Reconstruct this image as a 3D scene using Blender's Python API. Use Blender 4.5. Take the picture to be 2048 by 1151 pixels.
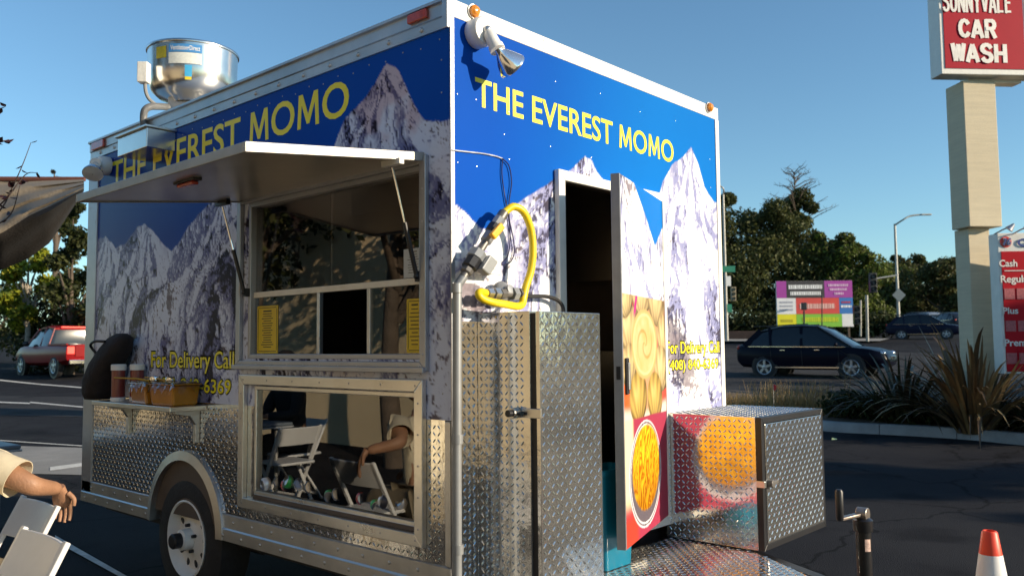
import bpy, bmesh, math, random
import numpy as np
from mathutils import Vector, Matrix
random.seed(7); rng = np.random.default_rng(7)
for o in list(bpy.data.objects): bpy.data.objects.remove(o)
scene = bpy.context.scene
COL = scene.collection
R = math.radians

# ------------------------------------------------------------------ camera
F_PX, YAW, PITCH, ROLL = 1692.68, .732, .069, -.0093
CAM = np.array([-2.24235, -2.32232, 1.377])
fw = np.array([math.cos(YAW)*math.cos(PITCH), math.sin(YAW)*math.cos(PITCH), math.sin(PITCH)])
_rt = np.array([math.sin(YAW), -math.cos(YAW), 0.]); _up = np.cross(_rt, fw)
RT = _rt*math.cos(ROLL)+_up*math.sin(ROLL); UP = -_rt*math.sin(ROLL)+_up*math.cos(ROLL)
cd = bpy.data.cameras.new('camera'); cam = bpy.data.objects.new('camera', cd); COL.objects.link(cam)
cd.sensor_width = 36; cd.lens = F_PX/2048*36; cd.clip_start = .05; cd.clip_end = 3000
M = Matrix(((RT[0], UP[0], -fw[0], CAM[0]), (RT[1], UP[1], -fw[1], CAM[1]), (RT[2], UP[2], -fw[2], CAM[2]), (0, 0, 0, 1)))
cam.matrix_world = M
cd.dof.use_dof = True; cd.dof.focus_distance = 4.4; cd.dof.aperture_fstop = 4.2
scene.camera = cam
# ------------------------------------------------------------------ sky, sun, exposure
SUN_EL, SUN_AZ = R(17), np.array([.405, -.914])          # horizontal direction towards the sun
SUN_AZ = SUN_AZ/np.linalg.norm(SUN_AZ)
w = bpy.data.worlds.new('World'); scene.world = w; w.use_nodes = True
nt = w.node_tree; sky = nt.nodes.new('ShaderNodeTexSky'); sky.sky_type = 'NISHITA'; sky.sun_disc = False
sky.sun_elevation = SUN_EL; sky.sun_rotation = math.atan2(SUN_AZ[0], SUN_AZ[1])
sky.air_density = 1.0; sky.dust_density = .2; sky.ozone_density = 2.4
tint = nt.nodes.new('ShaderNodeMix'); tint.data_type = 'RGBA'; tint.blend_type = 'MULTIPLY'; tint.inputs[0].default_value = 1; tint.inputs[7].default_value = (.86, 1.08, 1.12, 1)
bg = nt.nodes['Background']; nt.links.new(sky.outputs[0], tint.inputs[6]); nt.links.new(tint.outputs[2], bg.inputs[0]); bg.inputs[1].default_value = .104
sd = bpy.data.lights.new('sun', 'SUN'); sd.energy = 4.6; sd.angle = R(.6); sd.color = (1, .84, .62)
so = bpy.data.objects.new('sun', sd); COL.objects.link(so)
sdir = Vector((SUN_AZ[0]*math.cos(SUN_EL), SUN_AZ[1]*math.cos(SUN_EL), math.sin(SUN_EL)))
so.rotation_euler = sdir.to_track_quat('Z', 'Y').to_euler(); so.location = (8, -12, 12)
vs = scene.view_settings; vs.view_transform = 'Standard'; vs.look = 'None'; vs.exposure = .6; vs.gamma = 1; vs.use_curve_mapping = False
scene.render.engine = 'CYCLES'

# ------------------------------------------------------------------ pixel helpers (photo pixel + a known plane or distance -> point)
def ray(x, y): return fw+RT*((x-1024)/F_PX)-UP*((y-575.5)/F_PX)
def at(x, y, D): return CAM+ray(x, y)*D
def on(x, y, ax, v):
    d = ray(x, y); return CAM+d*((v-CAM[ax])/d[ax])
def X(x, y, v=0): return on(x, y, 0, v)
def Y(x, y, v=0): return on(x, y, 1, v)
def Z(x, y, v=0): return on(x, y, 2, v)

# ------------------------------------------------------------------ materials
MATS = {}
def mat(name, col, rough=.5, metal=0, var=.12, scale=6, bump=0, bscale=40, spec=.5, coat=0, emit=None, estr=1, stretch=None, rvar=0):
    if name in MATS: return MATS[name]
    m = bpy.data.materials.new(name); m.use_nodes = True; n = m.node_tree.nodes; l = m.node_tree.links
    p = n['Principled BSDF']; p.inputs['Roughness'].default_value = rough; p.inputs['Metallic'].default_value = metal
    p.inputs['Specular IOR Level'].default_value = spec; p.inputs['Coat Weight'].default_value = coat
    tc = n.new('ShaderNodeTexCoord'); src = tc.outputs['Object']
    if stretch:
        mp = n.new('ShaderNodeMapping'); mp.inputs['Scale'].default_value = stretch; l.new(src, mp.inputs[0]); src = mp.outputs[0]
    nz = n.new('ShaderNodeTexNoise'); nz.inputs['Scale'].default_value = scale; nz.inputs['Detail'].default_value = 6; nz.inputs['Roughness'].default_value = .65
    l.new(src, nz.inputs['Vector'])
    r = n.new('ShaderNodeValToRGB'); r.color_ramp.elements[0].position = .3; r.color_ramp.elements[1].position = .7
    c = np.array(col)
    r.color_ramp.elements[0].color = (*np.clip(c*(1-var), 0, 1), 1); r.color_ramp.elements[1].color = (*np.clip(c*(1+var), 0, 1), 1)
    l.new(nz.outputs['Fac'], r.inputs[0]); l.new(r.outputs[0], p.inputs['Base Color'])
    if rvar:
        mr = n.new('ShaderNodeMapRange'); mr.inputs[3].default_value = max(0, rough-rvar); mr.inputs[4].default_value = rough+rvar
        l.new(nz.outputs['Fac'], mr.inputs[0]); l.new(mr.outputs[0], p.inputs['Roughness'])
    if bump:
        n2 = n.new('ShaderNodeTexNoise'); n2.inputs['Scale'].default_value = bscale; n2.inputs['Detail'].default_value = 4; l.new(src, n2.inputs['Vector'])
        b = n.new('ShaderNodeBump'); b.inputs['Strength'].default_value = bump; b.inputs['Distance'].default_value = .02
        l.new(n2.outputs['Fac'], b.inputs['Height']); l.new(b.outputs[0], p.inputs['Normal'])
    if emit: p.inputs['Emission Color'].default_value = (*emit, 1); p.inputs['Emission Strength'].default_value = estr
    MATS[name] = m; return m
def vcol_mat(name, rough=.3, coat=0, bump=0, bscale=300, spec=.5, trans=0):
    m = bpy.data.materials.new(name); m.use_nodes = True; n = m.node_tree.nodes; l = m.node_tree.links
    p = n['Principled BSDF']; p.inputs['Roughness'].default_value = rough; p.inputs['Coat Weight'].default_value = coat; p.inputs['Coat Roughness'].default_value = .05
    p.inputs['Specular IOR Level'].default_value = spec
    a = n.new('ShaderNodeAttribute'); a.attribute_name = 'Col'
    l.new(a.outputs['Color'], p.inputs['Base Color'])
    tc = n.new('ShaderNodeTexCoord')
    if bump:
        n2 = n.new('ShaderNodeTexNoise'); n2.inputs['Scale'].default_value = bscale; l.new(tc.outputs['Object'], n2.inputs['Vector'])
        b = n.new('ShaderNodeBump'); b.inputs['Strength'].default_value = bump; b.inputs['Distance'].default_value = .01
        l.new(n2.outputs['Fac'], b.inputs['Height']); l.new(b.outputs[0], p.inputs['Normal']); l.new(b.outputs[0], p.inputs['Coat Normal'])
    if trans:
        t = n.new('ShaderNodeBsdfTranslucent'); l.new(a.outputs['Color'], t.inputs[0])
        mx = n.new('ShaderNodeMixShader'); mx.inputs[0].default_value = trans
        l.new(p.outputs[0], mx.inputs[1]); l.new(t.outputs[0], mx.inputs[2]); l.new(mx.outputs[0], n['Material Output'].inputs[0])
    MATS[name] = m; return m
def glass_mat(name, tint=(.9, .9, .9), base=.06, k=1.0):
    m = bpy.data.materials.new(name); m.use_nodes = True; n = m.node_tree.nodes; l = m.node_tree.links; n.remove(n['Principled BSDF'])
    t = n.new('ShaderNodeBsdfTransparent'); t.inputs[0].default_value = (*tint, 1)
    g = n.new('ShaderNodeBsdfGlossy'); g.inputs['Roughness'].default_value = .004; g.inputs[0].default_value = (.95, .95, .95, 1)
    fr = n.new('ShaderNodeFresnel'); fr.inputs[0].default_value = 1.5
    tc = n.new('ShaderNodeTexCoord'); nz = n.new('ShaderNodeTexNoise'); nz.inputs['Scale'].default_value = 3; l.new(tc.outputs['Object'], nz.inputs['Vector'])
    mr = n.new('ShaderNodeMapRange'); mr.inputs[3].default_value = base*.7; mr.inputs[4].default_value = base*1.3; l.new(nz.outputs['Fac'], mr.inputs[0])
    mm = n.new('ShaderNodeMath'); mm.operation = 'MULTIPLY_ADD'; mm.inputs[1].default_value = k; l.new(fr.outputs[0], mm.inputs[0]); l.new(mr.outputs[0], mm.inputs[2]); mm.use_clamp = True
    mx = n.new('ShaderNodeMixShader'); l.new(mm.outputs[0], mx.inputs[0]); l.new(t.outputs[0], mx.inputs[1]); l.new(g.outputs[0], mx.inputs[2])
    l.new(mx.outputs[0], n['Material Output'].inputs[0]); MATS[name] = m; return m

# ------------------------------------------------------------------ mesh builder
def V(a): return np.array(a, float)
def unit(a): a = V(a); return a/np.linalg.norm(a)
def frame(d):
    d = unit(d); a = V((0, 0, 1)) if abs(d[2]) < .9 else V((1, 0, 0)); u = unit(np.cross(a, d)); return u, np.cross(d, u)
class MB:
    def __init__(s): s.v = []; s.f = []; s.mi = []
    def add(s, vs, fs, mi=0):
        b = len(s.v); s.v += [tuple(map(float, p)) for p in vs]; s.f += [tuple(b+i for i in f) for f in fs]; s.mi += [mi]*len(fs); return s
    def box(s, a, b, mi=0):
        x0, y0, z0 = np.minimum(a, b); x1, y1, z1 = np.maximum(a, b)
        return s.add([(x0, y0, z0), (x1, y0, z0), (x1, y1, z0), (x0, y1, z0), (x0, y0, z1), (x1, y0, z1), (x1, y1, z1), (x0, y1, z1)],
                     [(3, 2, 1, 0), (4, 5, 6, 7), (0, 1, 5, 4), (1, 2, 6, 5), (2, 3, 7, 6), (3, 0, 4, 7)], mi)
    def obox(s, c, u, v, w_, mi=0):
        c, u, v, w_ = V(c), V(u), V(v), V(w_); P = []
        for k in (-1, 1):
            for a, b in ((-1, -1), (1, -1), (1, 1), (-1, 1)): P.append(c+u*a+v*b+w_*k)
        return s.add(P, [(3, 2, 1, 0), (4, 5, 6, 7), (0, 1, 5, 4), (1, 2, 6, 5), (2, 3, 7, 6), (3, 0, 4, 7)], mi)
    def bar(s, p0, p1, w1, w2, hint=(0, 0, 1), mi=0):
        p0, p1 = V(p0), V(p1); d = unit(p1-p0); u = np.cross(d, V(hint)); u = unit(u) if np.linalg.norm(u) > 1e-4 else frame(d)[0]; v = np.cross(u, d)
        return s.obox((p0+p1)/2, u*w1/2, v*w2/2, (p1-p0)/2, mi)
    def cyl(s, p0, p1, r0, r1=None, n=16, caps=True, mi=0):
        return s.lathe(p0, V(p1)-V(p0), [(r0, 0), (r0 if r1 is None else r1, np.linalg.norm(V(p1)-V(p0)))], n, caps, mi)
    def lathe(s, o, d, prof, n=20, caps=True, mi=0):
        o = V(o); d = unit(d); u, v = frame(d); P = []; Fs = []
        for r, h in prof:
            for i in range(n):
                a = 2*math.pi*i/n; P.append(o+d*h+(u*math.cos(a)+v*math.sin(a))*r)
        for j in range(len(prof)-1):
            for i in range(n):
                k = (i+1) % n; Fs.append((j*n+i, j*n+k, (j+1)*n+k, (j+1)*n+i))
        if caps: Fs.append(tuple(reversed(range(n)))); Fs.append(tuple(range((len(prof)-1)*n, len(prof)*n)))
        return s.add(P, Fs, mi)
    def tube(s, path, r, n=8, mi=0, caps=True):
        path = [V(p) for p in path]; rs = r if hasattr(r, '__len__') else [r]*len(path); P = []; Fs = []
        t0 = unit(path[1]-path[0]); u, v = frame(t0)
        for i, p in enumerate(path):
            t = unit(path[min(i+1, len(path)-1)]-path[max(i-1, 0)])
            u = unit(u-t*(u@t)); v = np.cross(t, u)
            for k in range(n):
                a = 2*math.pi*k/n; P.append(p+(u*math.cos(a)+v*math.sin(a))*rs[i])
        for j in range(len(path)-1):
            for i in range(n):
                k = (i+1) % n; Fs.append((j*n+i, j*n+k, (j+1)*n+k, (j+1)*n+i))
        if caps: Fs.append(tuple(reversed(range(n)))); Fs.append(tuple(range((len(path)-1)*n, len(path)*n)))
        return s.add(P, Fs, mi)
    def prism(s, poly, ext, mi=0):
        n = len(poly); P = [V(p) for p in poly]; P += [p+V(ext) for p in P]
        return s.add(P, [tuple(reversed(range(n))), tuple(range(n, 2*n))]+[(i, (i+1) % n, n+(i+1) % n, n+i) for i in range(n)], mi)
    def loft(s, rings, closed=True, caps=True, mi=0):
        n = len(rings[0]); P = [p for r in rings for p in r]; Fs = []
        for j in range(len(rings)-1):
            for i in range(n if closed else n-1):
                k = (i+1) % n; Fs.append((j*n+i, j*n+k, (j+1)*n+k, (j+1)*n+i))
        if caps and closed: Fs.append(tuple(reversed(range(n)))); Fs.append(tuple(range((len(rings)-1)*n, len(rings)*n)))
        return s.add(P, Fs, mi)
    def sphere(s, c, r, n=12, m=8, mi=0, sc=(1, 1, 1)):
        c = V(c); P = []; Fs = []
        for j in range(m+1):
            t = math.pi*j/m
            for i in range(n):
                a = 2*math.pi*i/n; P.append(c+V(sc)*r*V((math.sin(t)*math.cos(a), math.sin(t)*math.sin(a), math.cos(t))))
        for j in range(m):
            for i in range(n):
                k = (i+1) % n; Fs.append((j*n+i, (j+1)*n+i, (j+1)*n+k, j*n+k))
        return s.add(P, Fs, mi)
    def build(s, name, m, parent=None, smooth=30, bevel=0, local=False, bseg=2):
        me = bpy.data.meshes.new(name); v = np.array(s.v, float)
        if parent is not None and not local:
            lo = Vector((0, 0, 0)); q = parent
            while q is not None: lo = lo+q.location; q = q.parent
            v = v-V(lo)
        me.from_pydata(v.tolist(), [], s.f)
        ms = m if isinstance(m, (list, tuple)) else [m]
        for x in ms: me.materials.append(x)
        if len(ms) > 1: me.polygons.foreach_set('material_index', s.mi)
        bm = bmesh.new(); bm.from_mesh(me); bmesh.ops.recalc_face_normals(bm, faces=bm.faces); bm.to_mesh(me); bm.free()
        if smooth: me.shade_smooth(); me.set_sharp_from_angle(angle=R(smooth))
        return link(name, me, parent, bevel, bseg)
def link(name, me, parent=None, bevel=0, bseg=2):
    o = bpy.data.objects.new(name, me); COL.objects.link(o)
    if parent is not None: o.parent = parent
    if bevel:
        b = o.modifiers.new('bevel', 'BEVEL'); b.width = bevel; b.segments = bseg; b.limit_method = 'ANGLE'; b.angle_limit = R(40)
    return o
def thing(name, label, cat, loc=(0, 0, 0), rz=0, group=None):
    o = bpy.data.objects.new(name, None); COL.objects.link(o); o.location = [float(a) for a in loc]; o.rotation_euler = (0, 0, rz)
    o.empty_display_size = .2
    return tag(o, label, cat, group)
def tag(o, label=None, cat=None, group=None, kind=None):
    if label: o['label'] = label
    if cat: o['category'] = cat
    if group: o['group'] = group
    if kind: o['kind'] = kind
    return o
def dup(o, parent=None):
    c = o.copy(); COL.objects.link(c); c.parent = parent
    for ch in o.children: dup(ch, c)
    return c
def fastmesh(name, v, f4, mats, cols=None, mi=None, smooth=False):
    """quads from numpy arrays, optional per-vertex colour"""
    me = bpy.data.meshes.new(name); v = np.asarray(v, np.float32); f4 = np.asarray(f4, np.int32)
    me.vertices.add(len(v)); me.vertices.foreach_set('co', v.ravel())
    k = f4.shape[1]; me.loops.add(f4.size); me.loops.foreach_set('vertex_index', f4.ravel())
    me.polygons.add(len(f4)); me.polygons.foreach_set('loop_start', np.arange(0, f4.size, k, dtype=np.int32))
    for m in (mats if isinstance(mats, (list, tuple)) else [mats]): me.materials.append(m)
    if mi is not None: me.polygons.foreach_set('material_index', np.asarray(mi, np.int32))
    me.update(calc_edges=True)
    if cols is not None:
        a = me.color_attributes.new('Col', 'FLOAT_COLOR', 'POINT'); c = np.ones((len(v), 4), np.float32); c[:, :3] = cols; a.data.foreach_set('color', c.ravel())
    me.polygons.foreach_set('use_smooth', np.full(len(f4), smooth)); me.validate()
    return me

# ------------------------------------------------------------------ numpy noise for printed pictures
def hsh(ix, iy, s):
    h = (ix.astype(np.int64)*374761393+iy.astype(np.int64)*668265263+s*982451653) & 0xffffffff
    h = ((h ^ (h >> 13))*1274126177) & 0xffffffff
    return ((h ^ (h >> 16)) & 0xffff)/65535.
def vn(x, y, s=0):
    ix = np.floor(x); iy = np.floor(y); fx = x-ix; fy = y-iy; ix = ix.astype(np.int64); iy = iy.astype(np.int64)
    fx = fx*fx*(3-2*fx); fy = fy*fy*(3-2*fy)
    return (hsh(ix, iy, s)*(1-fx)+hsh(ix+1, iy, s)*fx)*(1-fy)+(hsh(ix, iy+1, s)*(1-fx)+hsh(ix+1, iy+1, s)*fx)*fy
def fbm(x, y, s=0, o=5, g=.5):
    a = 1; t = 0; n = 0
    for i in range(o): t = t+a*vn(x, y, s+i*17); n += a; a *= g; x = x*2.03+11.3; y = y*2.03+5.7
    return t/n
def ridged(x, y, s=0, o=5, g=.55):
    a = 1; t = 0; n = 0
    for i in range(o): t = t+a*(1-abs(2*vn(x, y, s+i*31)-1)); n += a; a *= g; x = x*2.1+3.3; y = y*2.1+8.1
    return t/n
def ss(a, b, x): t = np.clip((x-a)/(b-a), 0, 1); return t*t*(3-2*t)
def mix(a, b, t): t = t[..., None] if np.ndim(t) else t; return V(a)*(1-t)+V(b)*t

# ------------------------------------------------------------------ shared materials
alu = mat('brushed_aluminium', (.72, .71, .68), .3, 1, .08, 5, .05, 60, rvar=.08)
alu_dull = mat('dull_aluminium', (.60, .60, .60), .42, 1, .12, 4, .06, 30, rvar=.1)
white_trim = mat('white_trim', (.78, .76, .70), .45, 0, .06, 9, .12, 45)
grey_trim = mat('grey_trim', (.42, .43, .46), .38, .6, .08, 6, .05, 40)
plate = mat('tread_plate', (.72, .70, .66), .12, .91, .10, 9, .05, 30, rvar=.04)
steel = mat('stainless', (.74, .72, .68), .24, 1, .06, 3, .05, 8, rvar=.05)
chrome = mat('chrome', (.85, .85, .86), .07, 1, .03, 9)
rubber = mat('black_rubber', (.018, .018, .02), .75, 0, .3, 20, .2, 60)
black = mat('black_plastic', (.015, .015, .018), .4, 0, .2, 10)
dark_int = mat('dark_lining', (.10, .075, .06), .55, 0, .2, 4)
white_paint = mat('white_paint', (.78, .77, .74), .35, 0, .05, 12, .04, 60)
yellow_ink = mat('yellow_vinyl', (.92, .80, .03), .35, 0, .03, 5)
black_ink = mat('black_vinyl', (.03, .03, .03), .35, 0, .03, 5)
amber = mat('amber_lens', (.72, .25, .02), .12, 0, .3, 60, coat=.6)
redlens = mat('red_lens', (.50, .05, .02), .2, 0, .2, 60, coat=.4)
paper = mat('white_paper', (.72, .72, .70), .7, 0, .03, 9)
window_glass = glass_mat('window_glass', (.82, .82, .80), .10, 1.3); upper_glass = glass_mat('upper_glass', (.75, .72, .70), .01, .7)
case_glass = glass_mat('display_glass', (.92, .92, .92), .10, 1.4)

def text(name, s, m, parent, P0, U, Vv, bold=0., depth=.0012, nrm=None, align=None, spacing=1.0, shear=0):
    """lettering mesh fitted into the parallelogram P0, P0+U, P0+Vv"""
    c = bpy.data.curves.new('t', 'FONT'); c.body = s; c.size = 1; c.offset = bold; c.space_character = spacing; c.resolution_u = 4; c.shear = shear
    o = bpy.data.objects.new('t', c); COL.objects.link(o); dg = bpy.context.evaluated_depsgraph_get()
    me = bpy.data.meshes.new_from_object(o.evaluated_get(dg)); bpy.data.objects.remove(o); bpy.data.curves.remove(c)
    co = np.zeros(len(me.vertices)*3); me.vertices.foreach_get('co', co); co = co.reshape(-1, 3); fs = [tuple(p.vertices) for p in me.polygons]
    bpy.data.meshes.remove(me); mn = co.min(0); mx = co.max(0); uv = (co-mn)/np.maximum(mx-mn, 1e-6)
    P = V(P0)+uv[:, :1]*V(U)+uv[:, 1:2]*V(Vv)
    n = V(nrm) if nrm is not None else unit(np.cross(V(U), V(Vv)))
    # connected pieces become letters of their own
    par = list(range(len(P)))
    def root(i):
        while par[i] != i: par[i] = par[par[i]]; i = par[i]
        return i
    for f in fs:
        for i in f[1:]: par[root(i)] = root(f[0])
    groups = {}
    for f in fs: groups.setdefault(root(f[0]), []).append(f)
    lo = Vector((0, 0, 0)); q = parent
    while q is not None: lo = lo+q.location; q = q.parent
    sets = list(groups.values())
    if align == 'joined': sets = [fs]
    else: sets.sort(key=lambda g_: min(uv[i][0] for f in g_ for i in f))
    Ms = [i for i, ch in enumerate(s.replace(' ', '')) if ch == 'M'] if len(sets) == len(s.replace(' ', '')) else []
    out = None
    for gi, g_ in enumerate(sets):
        if gi in Ms:
            ids = sorted({i for f in g_ for i in f}); b0 = uv[ids].min(0); b1 = uv[ids].max(0)
            pol = [(0, 0), (.06, 1), (.24, 1), (.5, .36), (.76, 1), (.94, 1), (1, 0), (.845, 0), (.805, .70), (.56, .10), (.44, .10), (.195, .70), (.155, 0)]
            pts = [V(P0)+(b0[0]+(b1[0]-b0[0])*a)*V(U)+(b0[1]+(b1[1]-b0[1])*b)*V(Vv) for a, b in pol]; ff = [tuple(range(len(pts)))]
        else:
            ids = sorted({i for f in g_ for i in f}); mp = {k: j for j, k in enumerate(ids)}; pts = [P[i] for i in ids]; ff = [tuple(mp[i] for i in f) for f in g_]
        ed = set((f[i], f[(i+1) % len(f)]) for f in ff for i in range(len(f))); side = [e for e in ed if (e[1], e[0]) not in ed]; k = len(pts)
        vv_ = [V(p)-V(lo) for p in pts]; vv_ += [p-n*depth for p in vv_]; ff = ff+[(a, b, b+k, a+k) for a, b in side] if depth else ff
        me = bpy.data.meshes.new(name); me.from_pydata([tuple(p) for p in vv_], [], ff); me.materials.append(m); out = link(name, me, parent)
        if align == 'joined': out['kind'] = 'stuff'
    return out

def sheet(name, P, ur, vr, step, holes, colf, m, parent):
    nu = int((ur[1]-ur[0])/step)+1; nv = int((vr[1]-vr[0])/step)+1
    u = np.linspace(*ur, nu); v = np.linspace(*vr, nv); UU, VV = np.meshgrid(u, v, indexing='ij')
    co = P(UU.ravel(), VV.ravel()); i, j = np.meshgrid(np.arange(nu-1), np.arange(nv-1), indexing='ij'); i = i.ravel(); j = j.ravel()
    cu = (u[i]+u[i+1])/2; cv = (v[j]+v[j+1])/2; keep = np.ones(len(i), bool)
    for a0, a1, b0, b1 in holes: keep &= ~((cu > a0) & (cu < a1) & (cv > b0) & (cv < b1))
    i = i[keep]; j = j[keep]; f = np.stack([i*nv+j, (i+1)*nv+j, (i+1)*nv+j+1, i*nv+j+1], 1)
    me = fastmesh(name, co-V(parent.location), f, m, colf(UU, VV).reshape(-1, 3))
    return link(name, me, parent)

def lugs(name, O, U, Vv, parent, pitch=.0260, ln=.0124, wd=.0046, ht=.0024, keep=None, m=None):
    """raised lens-shaped treads of checker plate, one joined part"""
    O, U, Vv = V(O), V(U), V(Vv); lu, lv = np.linalg.norm(U), np.linalg.norm(Vv); eu, ev = U/lu, Vv/lv; n = np.cross(eu, ev)
    a = np.arange(pitch*.7, lu-pitch*.4, pitch); b = np.arange(pitch*.7, lv-pitch*.4, pitch); A, B = np.meshgrid(a, b, indexing='ij')
    ii, jj = np.meshgrid(np.arange(len(a)), np.arange(len(b)), indexing='ij'); par = (ii+jj) % 2; A = A.ravel(); B = B.ravel(); par = par.ravel()
    if keep is not None: k = keep(A, B); A, B, par = A[k], B[k], par[k]
    t = np.where(par == 0, math.pi/4, -math.pi/4)+rng.normal(0, .02, len(A)); ct, st = np.cos(t), np.sin(t)
    prof = [(-1, 0, -.2), (-.5, -.8, -.2), (.5, -.8, -.2), (1, 0, -.2), (.5, .8, -.2), (-.5, .8, -.2), (-.55, 0, 1), (.55, 0, 1)]
    vs_ = []
    for px, py, pz in prof:
        x = px*ln; y = py*wd; uu = A+x*ct-y*st; vv = B+x*st+y*ct
        vs_.append(O+uu[:, None]*eu+vv[:, None]*ev+n*(pz*ht))
    vs_ = np.stack(vs_, 1).reshape(-1, 3); base = np.arange(len(A))*8
    tri = np.array([(0, 1, 6), (1, 2, 7), (1, 7, 6), (2, 3, 7), (3, 4, 7), (4, 5, 6), (4, 6, 7), (5, 0, 6)])
    f = (base[:, None, None]+tri[None]).reshape(-1, 3); lo = Vector((0, 0, 0)); q = parent
    while q is not None: lo = lo+q.location; q = q.parent
    o = link(name, fastmesh(name, vs_-V(lo), f, m or plate, smooth=False), parent); o['kind'] = 'stuff'; return o

# ------------------------------------------------------------------ ground
def gz(P):
    F = (V(P)[..., :2]-CAM[:2])@(fw[:2]/np.linalg.norm(fw[:2]))
    return np.interp(F, [0, 15, 22, 28, 55, 90, 200, 900], [0, 0, .16, .30, 1.5, 2.9, 6.5, 20])
asphalt = mat('asphalt', (.034, .034, .037), .9, 0, .35, 1.3, .5, 120, spec=.06, stretch=(1, 1, 1))
def weather(m, c0, c1, crack=.5):
    n = m.node_tree.nodes; l = m.node_tree.links; p = n['Principled BSDF']; tc = n.new('ShaderNodeTexCoord')
    def noise(s, d=5): k = n.new('ShaderNodeTexNoise'); k.inputs['Scale'].default_value = s; k.inputs['Detail'].default_value = d; l.new(tc.outputs['Object'], k.inputs['Vector']); return k
    def ramp(src, a, b, ca, cb): r = n.new('ShaderNodeValToRGB'); r.color_ramp.elements[0].position = a; r.color_ramp.elements[1].position = b; r.color_ramp.elements[0].color = (*ca, 1); r.color_ramp.elements[1].color = (*cb, 1); l.new(src, r.inputs[0]); return r.outputs[0]
    def mul(a, b): x = n.new('ShaderNodeMix'); x.data_type = 'RGBA'; x.blend_type = 'MULTIPLY'; x.inputs[0].default_value = 1; l.new(a, x.inputs[6]); l.new(b, x.inputs[7]); return x.outputs[2]
    base = ramp(noise(.35, 8).outputs['Fac'], .3, .7, c0, c1); grit = ramp(noise(190, 2).outputs['Fac'], .35, .7, (.55,)*3, (1.7,)*3); stain = ramp(noise(1.1, 3).outputs['Fac'], .33, .45, (.6, .6, .62), (1, 1, 1))
    wp = noise(2.2, 4); ad = n.new('ShaderNodeVectorMath'); ad.operation = 'MULTIPLY_ADD'; ad.inputs[1].default_value = (.5, .5, .5); l.new(wp.outputs['Color'], ad.inputs[0]); l.new(tc.outputs['Object'], ad.inputs[2])
    vo = n.new('ShaderNodeTexVoronoi'); vo.feature = 'DISTANCE_TO_EDGE'; vo.inputs['Scale'].default_value = .55; l.new(ad.outputs[0], vo.inputs['Vector']); cr = ramp(vo.outputs['Distance'], .004, .012, (crack,)*3, (1, 1, 1))
    l.new(mul(mul(mul(base, grit), stain), cr), p.inputs['Base Color']); return m
asphalt_old = mat('street_asphalt', (.075, .072, .072), .9, 0, .3, .4, .4, 60, spec=.08)
weather(asphalt, (.017, .0172, .021), (.034, .0335, .036)); weather(asphalt_old, (.035, .034, .036), (.058, .056, .056), .6)
fh = fw[:2]/np.linalg.norm(fw[:2]); rh = RT[:2]/np.linalg.norm(RT[:2])
Fl = [-60, -20, 0, 5, 10, 13, 15, 16, 18, 20, 22, 24, 26, 28, 32, 38, 45, 55, 70, 90, 120, 200, 400, 900]; Sl = list(np.linspace(-400, 400, 41))
gv = []; 
for F in Fl:
    for S in Sl:
        p = CAM[:2]+fh*F+rh*S; gv.append((p[0], p[1], float(gz((p[0], p[1], 0)))))
n = len(Sl); gf = [(j*n+i, j*n+i+1, (j+1)*n+i+1, (j+1)*n+i) for j in range(len(Fl)-1) for i in range(n-1)]
g = link('ground', fastmesh('ground', gv, gf, asphalt, smooth=True)); g['kind'] = 'structure'

# ------------------------------------------------------------------ the food trailer
W, L, TOP, HB, HP, HS, PT = 2.115, 3.39, 2.732, 2.662, 2.62, .428, 1.10
TR = thing('food_trailer', 'boxy concession trailer wrapped in blue sky and snowy mountain print, service hatch propped open', 'food trailer', (W/2, L/2, 0))
def rect_wall(mb, ax, t0, t1, u0, u1, v0, v1, holes):
    us = sorted({u0, u1, *[h[0] for h in holes], *[h[1] for h in holes]}); vs2 = sorted({v0, v1, *[h[2] for h in holes], *[h[3] for h in holes]})
    for a, b in zip(us, us[1:]):
        for c, d in zip(vs2, vs2[1:]):
            if any(h[0] < (a+b)/2 < h[1] and h[2] < (c+d)/2 < h[3] for h in holes): continue
            mb.box((t0, a, c), (t1, b, d)) if ax == 0 else mb.box((a, t0, c), (b, t1, d))
UW = (.165, 1.44, 1.335, 2.095); LW = (.185, 1.365, .685, 1.195); DO = (.668, 1.448, .53, 2.11)
m1 = MB(); rect_wall(m1, 0, 0, .045, 0, L, HS+.06, TOP-.03, [UW, LW]); m1.build('side_wall', dark_int, TR, 0)
m1 = MB(); rect_wall(m1, 1, 0, .045, .045, W-.045, HS+.06, TOP-.03, [DO]); m1.build('front_wall', dark_int, TR, 0)
MB().box((W-.045, 0, HS+.06), (W, L, TOP-.03)).build('far_wall', dark_int, TR, 0)
MB().box((.045, L-.045, HS+.06), (W-.045, L, TOP-.03)).build('rear_wall', dark_int, TR, 0)
MB().box((-.0, 0, TOP-.03), (W, L, TOP-.005)).build('roof', alu_dull, TR, 0)
MB().box((.045, .045, HS+.05), (W-.045, L-.045, HS+.10)).build('cabin_floor', dark_int, TR, 0)

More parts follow.
